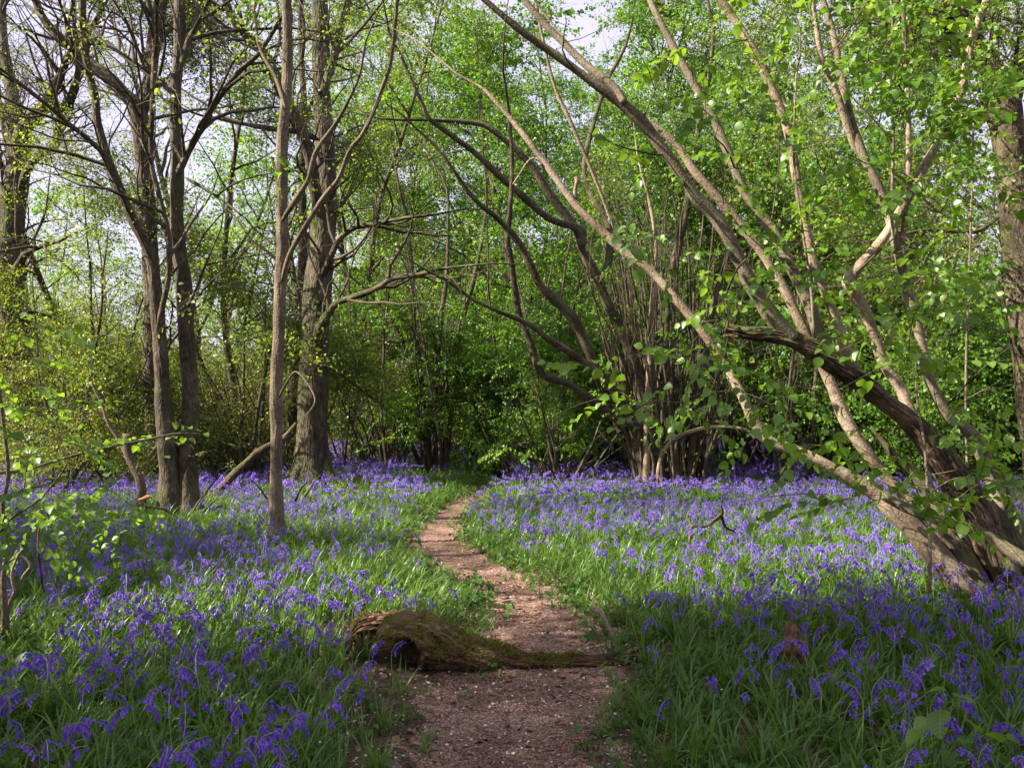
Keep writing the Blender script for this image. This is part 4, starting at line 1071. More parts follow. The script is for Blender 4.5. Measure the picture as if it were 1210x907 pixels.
def wood_tree(name, label, px, Y, hgt, r, lean, seed, key, dens=1.0, per=1, tint=0.0, bark='bark_mid', group=None, low=3.0, stems=1, fscale=1.0, branchy=1.0, gate=1.0, cat="tree", base=None, crown=None):
    rng = np.random.default_rng(seed)
    bs = base_at(px, Y) if base is None else np.array([base[0], base[1], float(H(*base))])
    root = empty(name, bs, label, cat, group)
    tubes, tips = [], []
    for s in range(stems):
        az = rng.random() * 6.28
        off = np.array([math.cos(az), math.sin(az), 0]) * (0.25 if stems > 1 else 0)
        n = 12
        q = bs + off + np.array([0, 0, -.1]); pts = [q]
        ln = lean if stems == 1 else rng.normal() * 0.22 + lean
        d = np.array([ln + off[0] * .5, rng.normal() * 0.08 + off[1] * .5, 1.0])
        hh = hgt * (1 if s == 0 else .6 + .4 * rng.random())
        for k in range(n):
            d = d + rng.normal(size=3) * np.array([.07, .07, 0.02]) + np.array([ln * .02, 0, 0])
            d /= np.linalg.norm(d)
            q = q + d * hh / n; pts.append(q)
        pts = cr(np.array(pts), 2)
        rr = r * (1 if stems == 1 else .7 + .5 * rng.random())
        t = np.linspace(0, 1, len(pts))
        rad = rr * (1 - .85 * t) * (1 + .5 * np.exp(-t * 22))
        b = MB(); b.tube(pts, rad, 9 if rr > .06 else 6, wob=.08, rng=rng)
        link("trunk" if stems == 1 else "stem", b.mesh("trunk", M[bark], bs), root)
        Pg = dict(OAKP)
        Pg['n'] = [0.95 * branchy, 3, 3]; Pg['t0'] = [min(.8, low / hh), .2, .25]
        Pg['len'] = [hgt * .19, hgt * .10, .75]; Pg['rad'] = [rr * .4, .016, .006]
        Pg['fill'] = 0.55; Pg['seg'] = [6, 4, 3]
        grow(pts, rad, Pg, 0, rng, tubes, tips)
    tubes = open_twigs(tubes, rng)
    if tubes:
        tubes_obj("twigs", tubes, M['twig'], root, bs, kbig=5, kind='stuff')
    tips = [t for t in tips if rng.random() < dens]
    kf = crown
    foliage("foliage", key, tips, rng, root, bs, fscale, tint, per, .25 + .2 * (per > 1), gate, keepfn=kf)
    NT.append(len(tips))
    return root

def thicket(name, label, px, Y, w, h, seed, key='thornmid', tint=0.0, nst=16, group=None, fscale=1.0, base=None, cat="shrub", skirt=0.3, dens=1.0, bark='bark_mid'):
    """many-stemmed shrub: arching stems and a cloud of fine leaves that reaches the ground"""
    rng = np.random.default_rng(seed)
    bs = base_at(px, Y) if base is None else np.array([base[0], base[1], float(H(*base))])
    root = empty(name, bs, label, cat, group)
    tubes, tips = [], []
    sb = MB()
    for s in range(nst):
        az = rng.random() * 6.28
        d = np.array([math.cos(az) * .45, math.sin(az) * .45, 1.0]) * np.array([w / h, w / h, 1])
        d /= np.linalg.norm(d)
        q = bs + np.array([math.cos(az), math.sin(az), 0]) * .22 * rng.random() * w * .5 + np.array([0, 0, -.1]); pts = [q]
        L = h * (.6 + .5 * rng.random())
        for k in range(7):
            d = d + rng.normal(size=3) * .11 + np.array([0, 0, -.05])
            d /= np.linalg.norm(d); q = q + d * L / 7; pts.append(q)
        pts = np.array(pts); rad = (0.02 + .03 * rng.random()) * (1 - .8 * np.linspace(0, 1, 8))
        sb.tube(pts, rad, 5, cap=False)
        Pg = dict(n=[1.5, 4], t0=[.12, .2], ang=[.95, .8], up=[.05, 0], len=[h * .30, h * .15], rad=[.012, .005], seg=[5, 3], wig=[.16, .16], bend=[-.1, -.1], fill=0.8)
        grow(pts, rad, Pg, 0, rng, tubes, tips)
    so = link("stems", sb.mesh("stems", M[bark], bs), root)
    so['kind'] = 'stuff'
    tubes_obj("twigs", tubes, M['twig'], root, bs, kbig=5, kind='stuff')
    tips = [t for t in tips if rng.random() < dens and t[2] > skirt + rng.random() * .4]
    foliage("foliage", key, tips, rng, root, bs, fscale, tint, 1, .2, 0.9)
    return root

# --- background trunks one can tell apart (pixel column, distance, height, radius, lean)
BT = [
    (60, 27, 15, .16, -.05, "leaning grey trunk in the thin-leaved wood right of the left-edge oak"),
    (118, 24, 13, .11, .10, "thin dark trunk leaning right in the pale green thicket on the left"),
    (262, 26, 15, .15, -.22, "dark trunk leaning left between the paired stems and the slender trunk"),
    (290, 22, 12, .10, -.12, "thin sloping trunk just behind and left of the slender brown trunk"),
    (348, 21, 14, .15, .02, "dark trunk half hidden behind the left side of the largest oak"),
    (412, 30, 15, .14, .10, "dim straight trunk in the gap right of the largest oak"),
    (445, 34, 15, .15, -.04, "distant upright trunk between the largest oak and the narrow hazel clump"),
    (560, 33, 14, .15, -.12, "dark trunk leaning left over the point where the path disappears"),
    (592, 38, 15, .14, .08, "far thin trunk just right of the path's vanishing point"),
    (655, 29, 13, .17, -.25, "thick leaning trunk behind the bright leafy hazel in the middle"),
    (700, 33, 15, .15, .10, "shadowed trunk between the bright leafy hazel and the dense pole clump"),
    (868, 27, 14, .16, -.08, "dark upright trunk right behind the dense pole clump"),
    (925, 31, 15, .14, .12, "thin dark trunk seen under the low pale stem of the big leaning hazel"),
    (985, 25, 13, .12, -.12, "thin trunk behind the rotten limb of the leaning hazel"),
    (1040, 30, 15, .16, .06, "dark trunk behind the elbowed stem of the leaning hazel"),
    (1105, 24, 13, .10, -.05, "slim pole-like trunk left of the right-edge oak"),
    (1140, 33, 16, .15, .1, "distant trunk under the open sky left of the right-edge oak"),
    (1180, 27, 13, .13, -.1, "dim trunk close to the left side of the right-edge oak"),
]
for i, (px_, Y, hg, r, ln, lb) in enumerate(BT):
    left = px_ < 420
    edge = px_ > 1060
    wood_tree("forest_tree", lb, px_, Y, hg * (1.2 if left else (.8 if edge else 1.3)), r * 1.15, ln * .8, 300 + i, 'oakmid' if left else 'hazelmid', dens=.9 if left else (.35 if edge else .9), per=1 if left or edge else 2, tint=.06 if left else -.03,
              fscale=1.4, low=3.5 if left else 2.0, branchy=1.0)

CO = [(448, 23, 9, "loose fan of thin dark stems right of the largest oak"), (600, 25, 10, "thin dark many-stemmed hazel just right of the path's vanishing point"), (655, 22, 9, "fan of dark stems behind the bright hanging leaves"), (715, 25, 11, "tall fan of dark stems behind the arching limbs of the pole clump"),
      (860, 21, 10, "fan of thin dark stems right beside the dense pole clump"), (930, 19, 9, "dark many-stemmed hazel under the pale leaning stems"), (1000, 22, 10, "dark stems fanning behind the elbowed pale stem"), (1085, 20, 9, "dark slender stems in the shade left of the right-edge oak"),
      (300, 19, 8, "loose dark stems behind the slender trunk"), (150, 19, 7, "arching dark stems in the pale thicket left of the paired trunks"), (80, 17, 6, "low arching twiggy stems right of the left-edge oak")]
for i, (px_, Y, hg, lb) in enumerate(CO):
    wood_tree("hazel_coppice", lb, px_, Y, hg, .055, 0.0, 900 + i, 'hazelmid' if px_ > 400 else 'oakmid', dens=.75, tint=-.02, stems=5, fscale=1.15, low=1.5, branchy=1.1, gate=.7)
rng = np.random.default_rng(77)
# farther trees, nothing tells them apart
for i in range(34):
    px_ = 30 + i * 35 + rng.normal() * 16
    Y = 36 + rng.random() * 22
    left = px_ < 400
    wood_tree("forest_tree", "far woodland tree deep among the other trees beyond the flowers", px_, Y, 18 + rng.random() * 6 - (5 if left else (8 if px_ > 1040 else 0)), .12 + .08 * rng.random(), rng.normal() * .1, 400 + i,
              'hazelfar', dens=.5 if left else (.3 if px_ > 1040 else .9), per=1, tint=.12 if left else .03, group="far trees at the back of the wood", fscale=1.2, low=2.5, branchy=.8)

# --- pale thorny thicket on the left
TH = [(20, 24.5, 5.0, 5.5), (100, 22.5, 5.0, 4.8), (140, 25, 5.5, 6.0), (190, 21, 4.5, 4.2), (250, 23, 5.0, 5.5), (300, 20.5, 4.0, 4.5), (330, 26, 5, 6), (408, 24, 4.0, 4.6), (450, 28, 5, 5.5), (-60, 25, 5, 5), (60, 17, 3.2, 2.2), (145, 17.5, 3.0, 2.4), (270, 19.5, 3.5, 2.4), (425, 25, 3.4, 2.2)]
TL = ["pale green thicket bush behind the left-edge oak", "twiggy pale bush right of the left-edge oak's trunk", "tall pale thicket behind the low leafy branches on the left", "twiggy bush behind the paired dark stems", "tall pale bush between the paired stems and the slender trunk",
      "fine-leaved bush just left of the slender trunk", "tall thicket behind the largest oak", "rounded bush right of the largest oak", "deep green bush between the largest oak and the narrow hazel clump", "thicket bush cut by the left edge of the picture",
      "low bramble mound under the left-edge oak", "low twiggy mound behind the cut-off stem", "low leafy mound behind the curved fallen trunk", "low dark mound at the far edge of the flowers, right of the largest oak"]
for i, (a, Y, w, h) in enumerate(TH):
    thicket("thicket_bush", TL[i], a, Y, w, h, 500 + i, tint=.10 - .02 * (i % 4), nst=15 if h > 3 else 10, dens=.95, fscale=1.05)
# --- green hazels in the middle and right background
HZ = [(470, 31, 5, 6.5), (545, 36, 5, 7), (600, 30, 5, 6.5), (640, 25, 3.6, 5.0), (690, 28, 5, 7), (745, 25, 5, 7.5), (860, 23, 5, 7.0), (905, 28, 6, 7.5), (950, 22, 4.4, 5.5), (1010, 20, 4.4, 5.4), (1060, 25, 5, 6.0), (1110, 19, 4.2, 4.2), (1165, 22, 5, 5.0), (1225, 18, 4.5, 4.6), (1270, 23, 5, 6)]
HLb = ["dark leafy hazel behind the narrow clump of dark stems", "shadowy hazel closing the view above the path's end", "dark green hazel right above the path's end", "leafy hazel left of the arching stems of the pole clump", "deep green hazel behind the arching stems", "tall dense hazel directly behind the pole clump",
       "dark hazel right of the pole clump", "tall dark hazel behind the leaning hazel's pale stems", "dense dark hazel under the leaning stems", "dark leafy hazel behind the elbowed stem", "green hazel behind the vertical pale shoots", "low bright-topped hazel left of the right-edge oak", "leafy hazel beside the right-edge oak",
       "dark hazel behind the foot of the right-edge oak", "hazel cut by the right edge of the picture"]
for i, (a, Y, w, h) in enumerate(HZ):
    thicket("hazel_bush", HLb[i], a, Y, w, h, 600 + i, key='hazelmid', tint=-.04 + .03 * (i % 3), nst=20, fscale=1.05, skirt=1.1 if a < 1000 else .7, dens=.85)

# the bright leafy young hazel in the middle, hanging sprays catch the sun
thicket("hazel_bush", "bright sunlit leafy young hazel hanging low in front of the dark middle wood", 665, 19.0, 3.2, 3.4, 650, key='hazelmid', tint=.14, nst=17, fscale=.85, skirt=.7)
thicket("hazel_bush", "fresh green leafy bush on the right of the path's vanishing point", 610, 23, 3.4, 3.6, 654, key='hazelmid', tint=.08, nst=15, fscale=.9, skirt=.5)
thicket("hazel_bush", "fresh green leafy bush between the largest oak and the narrow hazel clump", 452, 24, 3.6, 3.8, 655, key='hazelmid', tint=.08, nst=15, fscale=.9, skirt=.5)
thicket("young_shrub", "small bright-leaved shrub around the foot of the slender brown trunk", 340, 13.5, 1.1, 1.0, 651, key='thornmid', tint=.18, nst=6, fscale=.55, skirt=.1)
thicket("young_shrub", "knee-high leafy shoots round the foot of the paired dark stems", 222, 12.2, 1.1, 1.0, 652, key='thornmid', tint=.05, nst=6, fscale=.5, skirt=.1)
thicket("young_shrub", "small leafy sucker growing at the right of the dense pole clump", 845, 19, 1.4, 1.6, 653, key='hazelmid', tint=.0, nst=6, fscale=.7, skirt=.3)

# --- deep wood at the very back: one mass
rng = np.random.default_rng(88)
n = 5200
Y = 46 + rng.random(n) * 34
pxs = -120 + rng.random(n) * 1450
X = (pxs - CX) / FPX * Y
top = np.where(pxs < 420, 5.5, np.where(pxs > 1080, 7.0, 12.5)) * (0.75 + .6 * vnoise(X * .15, Y * .15, 21)) 
Z = 0.4 + top * rng.random(n) ** .9
pos = np.stack([X, Y, Z], -1)
scatter("far_woodland", SPR['farwood'][0], pos, np.stack([rng.normal(size=n) * .5, rng.normal(size=n) * .4, rng.random(n) * 6.28], -1), .9 + .6 * rng.random(n), rng.integers(0, 6, n),
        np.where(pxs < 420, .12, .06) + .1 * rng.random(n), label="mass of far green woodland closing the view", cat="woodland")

# --- unseen trees added outside the frame, left and behind, to shade the foreground
SH = [(-8.5, 3.5, 12), (-13, 8, 14), (-11.5, 0.5, 14), (-17, 4, 15), (-7.5, -3, 12), (-15, -3.5, 15), (-22, 0, 16), (-26, 6, 16), (-5.5, -7, 13), (1.5, -8, 13), (8, -5, 13), (-12, -9, 14), (9.5, 3.5, 11)]
for i, (x, y, hg) in enumerate(SH):
    wood_tree("forest_tree", "unseen tree added just outside the view so its crown shades the flowers", 0, 0, hg, .17, rng.normal() * .06, 700 + i, 'hazelfar', dens=.9, tint=0, group="unseen trees added for shade outside the view", fscale=1.25, low=4.0, base=(x, y), branchy=1.1, per=3)

# ================================================================== GROUND FLORA
def blade(b, rng, L, w, lean, curl, yaw, base=(0, 0, 0), seg=5, rv=None, twist=0.3, fold=.25):
    """one strap leaf: rises, arches over, tapers to a point"""
    t = np.linspace(0, 1, seg + 1)
    ang = lean + curl * t ** 1.5
    ds = L / seg
    x = np.concatenate([[0], np.cumsum(np.sin(ang[:-1]) * ds)]); z = np.concatenate([[0], np.cumsum(np.cos(ang[:-1]) * ds)])
    wd = w * (0.55 + .45 * np.sin(np.pi * np.clip(t * .9 + .1, 0, 1))) * (1 - t ** 5)
    wd[-1] = 0.0004
    c, s = math.cos(yaw), math.sin(yaw)
    tw = twist * t
    nx = -np.cos(ang) ; nz = np.sin(ang)
    ctr = np.stack([x, 0 * x, z], -1)
    up = np.stack([nx, 0 * x, nz], -1)
    side = np.stack([0 * x, np.ones_like(x), 0 * x], -1) * np.cos(tw)[:, None] + up * np.sin(tw)[:, None]
    Lp = ctr + side * wd[:, None] + up * (wd * fold)[:, None]
    Rp = ctr - side * wd[:, None] + up * (wd * fold)[:, None]
    V = np.vstack([Lp, ctr, Rp])
    R = np.array([[c, -s, 0], [s, c, 0], [0, 0, 1]])
    V = V @ R.T + np.asarray(base)
    n = seg + 1
    q = []
    for i in range(seg):
        q += [(i, i + 1, n + i + 1, n + i), (n + i, n + i + 1, 2 * n + i + 1, 2 * n + i)]
    b.add(V, q, None, None, rng.random() if rv is None else rv)

def bluebell(rng, detail=2, leaves=0):
    """returns (stem MB, bells MB, leaves MB)"""
    sb, fb, lb = MB(), MB(), MB()
    h = 0.33 + 0.12 * rng.random()
    lean = rng.normal() * .06
    n = 9 if detail == 2 else 5
    t = np.linspace(0, 1, n)
    arch = np.clip((t - .70) / .30, 0, 1)
    th = lean * t + arch ** 1.3 * (.5 + 1.1 * rng.random())
    ds = h * 1.12 / (n - 1)
    x = np.concatenate([[0], np.cumsum(np.sin(th[1:]) * ds)]); z = np.concatenate([[0], np.cumsum(np.cos(th[1:]) * ds)])
    sp = np.stack([x, .012 * np.sin(t * 3 + lean * 20), z], -1)
    sb.tube(sp, .0034 * (1 - .5 * t), 4 if detail == 2 else 3, cap=False)
    nb = rng.integers(7, 12) if detail == 2 else 6
    k = 6 if detail == 2 else 4
    for i in range(nb):
        s = 0.70 + .30 * (i + .5) / nb
        a = s * (n - 1); j = min(int(a), n - 2); f = a - j
        p = sp[j] * (1 - f) + sp[j + 1] * f
        sd = rng.normal() * .9
        off = np.array([.012 + .006 * rng.random(), .014 * sd, -.004]) * (1 if detail == 2 else 1.1)
        # pedicel
        q = p + off
        if detail == 2:
            fb.tube(np.array([p, p + off * .7 + [0, 0, .003], q]), [.0011, .001, .0012], 3, cap=False, rv=.2)
        # bell hanging, slightly outwards
        out = np.array([.35 + .3 * rng.random() - .25 * (1 - s), .5 * sd, -1.0]); out /= np.linalg.norm(out)
        L = .022 + .006 * rng.random() if s < .93 else .014
        if detail == 2:
            us, rs = [0, .25, .65, .86, 1.0], [.0020, .0042, .0045, .0056, .0090]
        else:
            us, rs = [0, .4, 1.0], [.003, .0075, .012]
        fb.tube(np.array([q + out * L * u for u in us]), np.array(rs) * (1.15 if detail == 2 else 1.25), k, cap=False, rv=rng.random())
    for i in range(leaves):
        blade(lb, rng, .2 + .12 * rng.random(), .006, .2 + .5 * rng.random(), .6 + 1.0 * rng.random(), rng.random() * 6.28, seg=4)
    return sb, fb, lb

rb = np.random.default_rng(42)
BELL = []
def joinmesh(name, parts, smooth=True):
    b = MB(); mats = []; cnt4, cnt3 = [], []
    for p, m in parts:
        if p.n == 0: continue
        n0 = b.n
        for v, bc, rv in zip(p.v, p.bc, p.rv):
            b.v.append(v); b.bc.append(bc); b.rv.append(rv)
        f4 = [x + n0 for x in p.f4]; f3 = [x + n0 for x in p.f3]
        b.f4 += f4; b.f3 += f3; b.n += p.n
        cnt4.append(sum(map(len, f4))); cnt3.append(sum(map(len, f3))); mats.append(m)
    me = b.mesh(name, mats)
    idx = np.concatenate([np.full(c, i) for i, c in enumerate(cnt4)] + [np.full(c, i) for i, c in enumerate(cnt3)]).astype(np.int32)
    me.polygons.foreach_set("material_index", idx)
    return me

IND = []
nearm, farm = [], []
for i in range(9):
    s, f, l = bluebell(rb, 2, 3)
    IND.append((s.mesh("stem", M['stem']), f.mesh("flowers", M['bell']), l.mesh("leaves", M['strap'])))
    nearm.append(joinmesh("bluebell_plant", [(s, M['stem']), (f, M['bell']), (l, M['strap'])]))
for i in range(7):
    s, f, l = bluebell(rb, 1, 2)
    farm.append(joinmesh("bluebell_far", [(s, M['stem']), (f, M['bell']), (l, M['strap'])]))
C_BELLN = proto_collection("bellnear", nearm)
C_BELLF = proto_collection("bellfar", farm)

tm = []
for i in range(8):                                   # strap-leaf and grass tufts
    b = MB()
    nb = 13
    for k in range(nb):
        a = rb.random() * 6.28
        blade(b, rb, .16 + .17 * rb.random(), .0045 + .0035 * rb.random(), .15 + .45 * rb.random(), .5 + 1.3 * rb.random(), a, (rb.normal() * .025, rb.normal() * .025, 0), seg=5)
    for k in range(8):
        blade(b, rb, .12 + .16 * rb.random(), .0018, .1 + .6 * rb.random(), .3 + 1.2 * rb.random(), rb.random() * 6.28, (rb.normal() * .04, rb.normal() * .04, 0), seg=3)
    tm.append(b.mesh("tuft", M['strap']))
C_TUFT = proto_collection("tuft", tm)
hm = []
for i in range(5):                                   # small broad-leaved herbs
    b = MB()
    for k in range(11):
        V, q, tr, uv = leaf_shape(3, .36, .2, .3)
        sz = .022 + .03 * rb.random()
        yaw = rb.random() * 6.28; hh = .03 + .10 * rb.random(); rr = .05 * rb.random() + .015
        b.add((rotm(yaw, .1 + .35 * rb.random(), rb.normal() * .3) @ (V * sz).T).T + np.array([math.cos(yaw) * rr, math.sin(yaw) * rr, hh]), q, tr, None, rb.random())
    for k in range(4):
        b.tube(np.array([[0, 0, 0], [rb.normal() * .03, rb.normal() * .03, .08 + .05 * rb.random()]]), [.0015, .001], 3, cap=False)
    hm.append(b.mesh("herb", M['herb']))
C_HERB = proto_collection("herb", hm)

# ------- the planting
def frustum_points(rng, y0, y1, dens, margin=.9, wide=.69):
    n = int(dens * wide * (y1 * y1 - y0 * y0) + dens * 2 * margin * (y1 - y0))
    y = np.sqrt(rng.random(n * 2) * (y1 * y1 - y0 * y0) + y0 * y0)
    x = (rng.random(n * 2) * 2 - 1) * (wide * y + margin)
    # uniform in area: thin by nothing (x range grows with y, matched by sqrt)
    return x[:n], y[:n]

FZ = [(620, 690, 75, 40, .75), (500, 712, 80, 26, .85), (400, 800, 170, 40, .55), (400, 870, 150, 50, .5), (760, 860, 110, 70, .6), (215, 622, 50, 30, .6), (540, 575, 60, 22, .85), (700, 730, 70, 40, .6),
      (990, 630, 130, 18, .45), (1000, 690, 90, 20, .25), (930, 850, 140, 50, .25), (120, 880, 150, 45, .45), (470, 580, 40, 12, .4), (20, 790, 50, 50, .7), (560, 560, 80, 12, .7)]
def flower_dens(x, y):
    px_, py_, f = proj(np.stack([x, y, np.zeros_like(x)], -1))
    d = path_dist(x, y)
    v = np.ones_like(x)
    for cx, cy, rx, ry, s in FZ:
        r2 = ((px_ - cx) / rx) ** 2 + ((py_ - cy) / ry) ** 2
        v *= 1 - s * np.clip(1.6 - r2, 0, 1)
    edge = np.clip((d - .12) / .55, 0, 1)
    v *= edge
    n = vnoise(x * .9, y * .9, 31) * .6 + vnoise(x * 2.7, y * 2.7, 32) * .4
    v *= np.clip(.25 + 2.6 * (n - .28), .10, 1.3)
    return v
def tuft_dens(x, y):
    px_, py_, f = proj(np.stack([x, y, np.zeros_like(x)], -1))
    d = path_dist(x, y)
    v = np.clip((d + .15) / .34, 0, 1) ** 1.3 + .035 * (vnoise(x * 5, y * 5, 36) > .6)
    for cx, cy, rx, ry, s in [(440, 760, 60, 18, .85), (480, 880, 80, 60, .7), (390, 750, 60, 20, .5), (450, 820, 80, 20, .45), (330, 830, 120, 14, .35), (380, 880, 90, 40, .35)]:
        r2 = ((px_ - cx) / rx) ** 2 + ((py_ - cy) / ry) ** 2
        v *= 1 - s * np.clip(1.5 - r2, 0, 1)
    return v * np.clip(.55 + .9 * vnoise(x * 2.1, y * 2.1, 35), .4, 1.2)

def trunk_clear(x, y):
    k = np.ones(len(x), bool)
    for g, r in ((gT1, .5), (gT2, .35), (gA, .26), (gB, .28), (gT3, .13), (gT4, .6), (gT8, .4), (gC, .9), (gM, .45), (gH, .28), (G(500, 785), .25), (G(585, 790), .2), (G(660, 786), .16), (G(540, 788), .2), (G(455, 768), .2)):
        k &= np.hypot(x - g[0], y - g[1]) > r
    gq = G(478, 798)
    k &= ~((np.abs(x - gq[0]) < .3) & (np.abs(y - gq[1] + .05) < .28))
    return k

def plant(name, coll, nv, rng, bands, dfn, s0, s1, tilt, tintf, label, cat, group=None, sink=.01, limit=None):
    X, Y, S = [], [], []
    for y0, y1, dens, sc_ in bands:
        x, y = frustum_points(rng, y0, y1, dens)
        k = rng.random(len(x)) < dfn(x, y)
        k &= trunk_clear(x, y)
        X.append(x[k]); Y.append(y[k]); S.append(np.full(k.sum(), sc_))
    x, y, s = map(np.concatenate, (X, Y, S))
    return x, y, s

rng = np.random.default_rng(91)
def tilts(n, rng, a):
    return np.stack([rng.normal(size=n) * a, rng.normal(size=n) * a, rng.random(n) * 6.2832], -1)

x, y, s = plant("", None, 0, rng, [(1.6, 5, 95, 1.0), (5, 9, 75, 1.05), (9, 16, 42, 1.15), (16, 26, 24, 1.3), (26, 44, 12, 1.6)], tuft_dens, 1, 1, .15, None, "", "")
n = len(x); z = H(x, y)
scatter("grass_and_leaves", C_TUFT, np.stack([x, y, z - .01], -1), tilts(n, rng, .13), s * (.5 + .5 * rng.random(n)) * np.clip(.55 + path_dist(x, y) * .9, .55, 1.05), rng.integers(0, 8, n), .15 * rng.random(n) + .1 * vnoise(x, y, 41) - .03,
        label="fresh green strap leaves and grass carpeting the wood floor", cat="grass")
x, y, s = plant("", None, 0, rng, [(1.6, 5, 26, 1.0), (5, 9, 20, 1.1), (9, 20, 9, 1.4), (20, 36, 3, 2.0)], lambda a, b_: np.clip(tuft_dens(a, b_) * 1.2, 0, 1), 1, 1, .15, None, "", "")
n = len(x); z = H(x, y)
scatter("ground_herbs", C_HERB, np.stack([x, y, z - .005], -1), tilts(n, rng, .15), s * (.7 + .8 * rng.random(n)), rng.integers(0, 5, n), .2 * rng.random(n),
        label="small broad-leaved herbs between the bluebell leaves", cat="ground cover")

# bluebells: the nearest 300 are single plants, the others one carpet
x, y, s = plant("", None, 0, rng, [(2.2, 5, 58, 1.0), (5, 9, 54, 1.0), (9, 14, 42, 1.0)], flower_dens, 1, 1, .15, None, "", "")
z = H(x, y)
rot = tilts(len(x), rng, .07)
scl = .62 + .34 * rng.random(len(x))
px_, py_, f_ = proj(np.stack([x, y, z + .3], -1))
vis = (px_ > 4) & (px_ < 1206) & (py_ < 896)
o_ = np.argsort(np.where(vis, f_, 999))
single = o_[:300]
for c_, i in enumerate(single):
    side = "left" if (px_[i] < 620) else "right"
    kk = rng.integers(0, 9)
    r = empty("bluebell", (x[i], y[i], z[i] - .01), "violet-blue bluebell nodding on a pale green stem %s of the path near the log" % side if py_[i] < 800 else "low bluebell head among the green leaves at the front, %s of the path" % side,
              "bluebell", "bluebells in front, %s of the path" % side)
    r.rotation_euler = rot[i]; r.scale = (scl[i],) * 3
    for nm, me in zip(("stem", "flowers", "leaves"), IND[kk]):
        link(nm, me, r)
rest = np.setdiff1d(np.arange(len(x)), single)
xf, yf, sf = plant("", None, 0, rng, [(14, 20, 38, 1.0), (20, 30, 26, 1.2), (30, 46, 15, 1.5)], flower_dens, 1, 1, .15, None, "", "")
scatter("bluebell_carpet", C_BELLN, np.stack([x[rest], y[rest], z[rest] - .01], -1), rot[rest], scl[rest], rng.integers(0, 9, len(rest)), -.10 + .26 * rng.random(len(rest)),
        label="carpet of violet-blue bluebells on both sides of the path", cat="bluebells")
nf = len(xf)
scatter("bluebell_carpet", C_BELLF, np.stack([xf, yf, H(xf, yf) - .01], -1), tilts(nf, rng, .1), sf * (.85 + .35 * rng.random(nf)), rng.integers(0, 7, nf), -.08 + .26 * rng.random(nf),
        label="far purple sheet of bluebells reaching back under the trees", cat="bluebells")

# litter: bud scales, dead leaf scraps and white petals on the path and between the tufts
lm = []
for i in range(4):
    V, q, tr, uv = leaf_shape(3, .3 + .05 * i, .35, .3 * rb.normal())
    b = MB(); b.add(V * np.array([1, 1, 1]), q, tr); lm.append(b.mesh("scrap", M['litter']))
for i in range(3):
    V, q, tr, uv = leaf_shape(2, .3, .5, .3)
    b = MB(); b.add(V, q, tr); lm.append(b.mesh("scale", M['litter_pale']))
for i in range(2):
    V, q, tr, uv = leaf_shape(2, .45, .25, .2)
    b = MB(); b.add(V, q, tr); lm.append(b.mesh("petal", M['white']))
for i in range(2):
    b = MB(); b.tube(np.array([[0, 0, 0], [.5, .04, .02], [1, 0, 0]]), [.03, .03, .02], 3); lm.append(b.mesh("twiglet", M['twig']))
C_LIT = proto_collection("litter", lm)
xl, yl = frustum_points(rng, 1.8, 17, 1000)
dl = path_dist(xl, yl)
kp = rng.random(len(xl)) < np.where(dl < .0, .75, .75 * np.exp(-np.clip(dl, 0, 9) / .35) + .06) * np.where(yl > 9, .45, 1)
xl, yl, dl = xl[kp], yl[kp], dl[kp]; nl = len(xl)
ex = []
for g_, q_ in ((gT1, 1.2), (gT2, .9), (gA, .8), (gT3, .6), (gT4, 1.3), (gH, 1.0), (gC, 1.3)):        # fallen leaves gather at the tree feet
    m_ = 260
    a_ = rng.random(m_) * 6.28; r_ = q_ * np.sqrt(rng.random(m_))
    ex.append(np.stack([g_[0] + np.cos(a_) * r_, g_[1] + np.sin(a_) * r_], -1))
ex = np.vstack(ex); xl = np.concatenate([xl, ex[:, 0]]); yl = np.concatenate([yl, ex[:, 1]]); nl = len(xl)
u = rng.random(nl)
idx = np.where(u < .40, rng.integers(0, 4, nl), np.where(u < .74, rng.integers(4, 7, nl), np.where(u < .955, rng.integers(7, 9, nl), rng.integers(9, 11, nl))))
idx = np.where((yl > 5.6) & (idx >= 7) & (idx < 9) & (rng.random(nl) < .85), 5, idx)
size = np.where(idx < 4, .016 + .036 * rng.random(nl) ** 2, np.where(idx < 7, .011 + .018 * rng.random(nl), np.where(idx < 9, .014 + .012 * rng.random(nl), .04 + .06 * rng.random(nl))))
tl = tilts(nl, rng, .28)
scatter("leaf_litter", C_LIT, np.stack([xl, yl, H(xl, yl) + .016], -1), tl, size, idx, 0, label="brown leaf scraps, pale bud scales and fallen white petals on the path", cat="leaf litter")
NLIT = nl

# tiny white stitchwort stars in the grass
b = MB()
for k in range(5):
    V, q, tr, uv = leaf_shape(2, .3, .1, .05)
    b.add((rotm(k * 1.2566, -.3, 0) @ (V * .008).T).T + np.array([0, 0, .20]), q, tr)
wm = b
st = MB(); st.tube(np.array([[0, 0, 0], [.01, 0, .1], [0, 0, .2]]), .0009, 3, cap=False)
C_WH = proto_collection("stitch", [joinmesh("stitchwort", [(wm, M['white']), (st, M['stem'])])])
xw, yw = frustum_points(rng, 3, 11, 1.1)
kw_ = path_dist(xw, yw) > .2
xw, yw = xw[kw_], yw[kw_]
scatter("white_stitchwort", C_WH, np.stack([xw, yw, H(xw, yw)], -1), tilts(len(xw), rng, .25), .9 + .5 * rng.random(len(xw)), np.zeros(len(xw)), 0, label="scattered tiny white star flowers in the grass", cat="wildflowers")

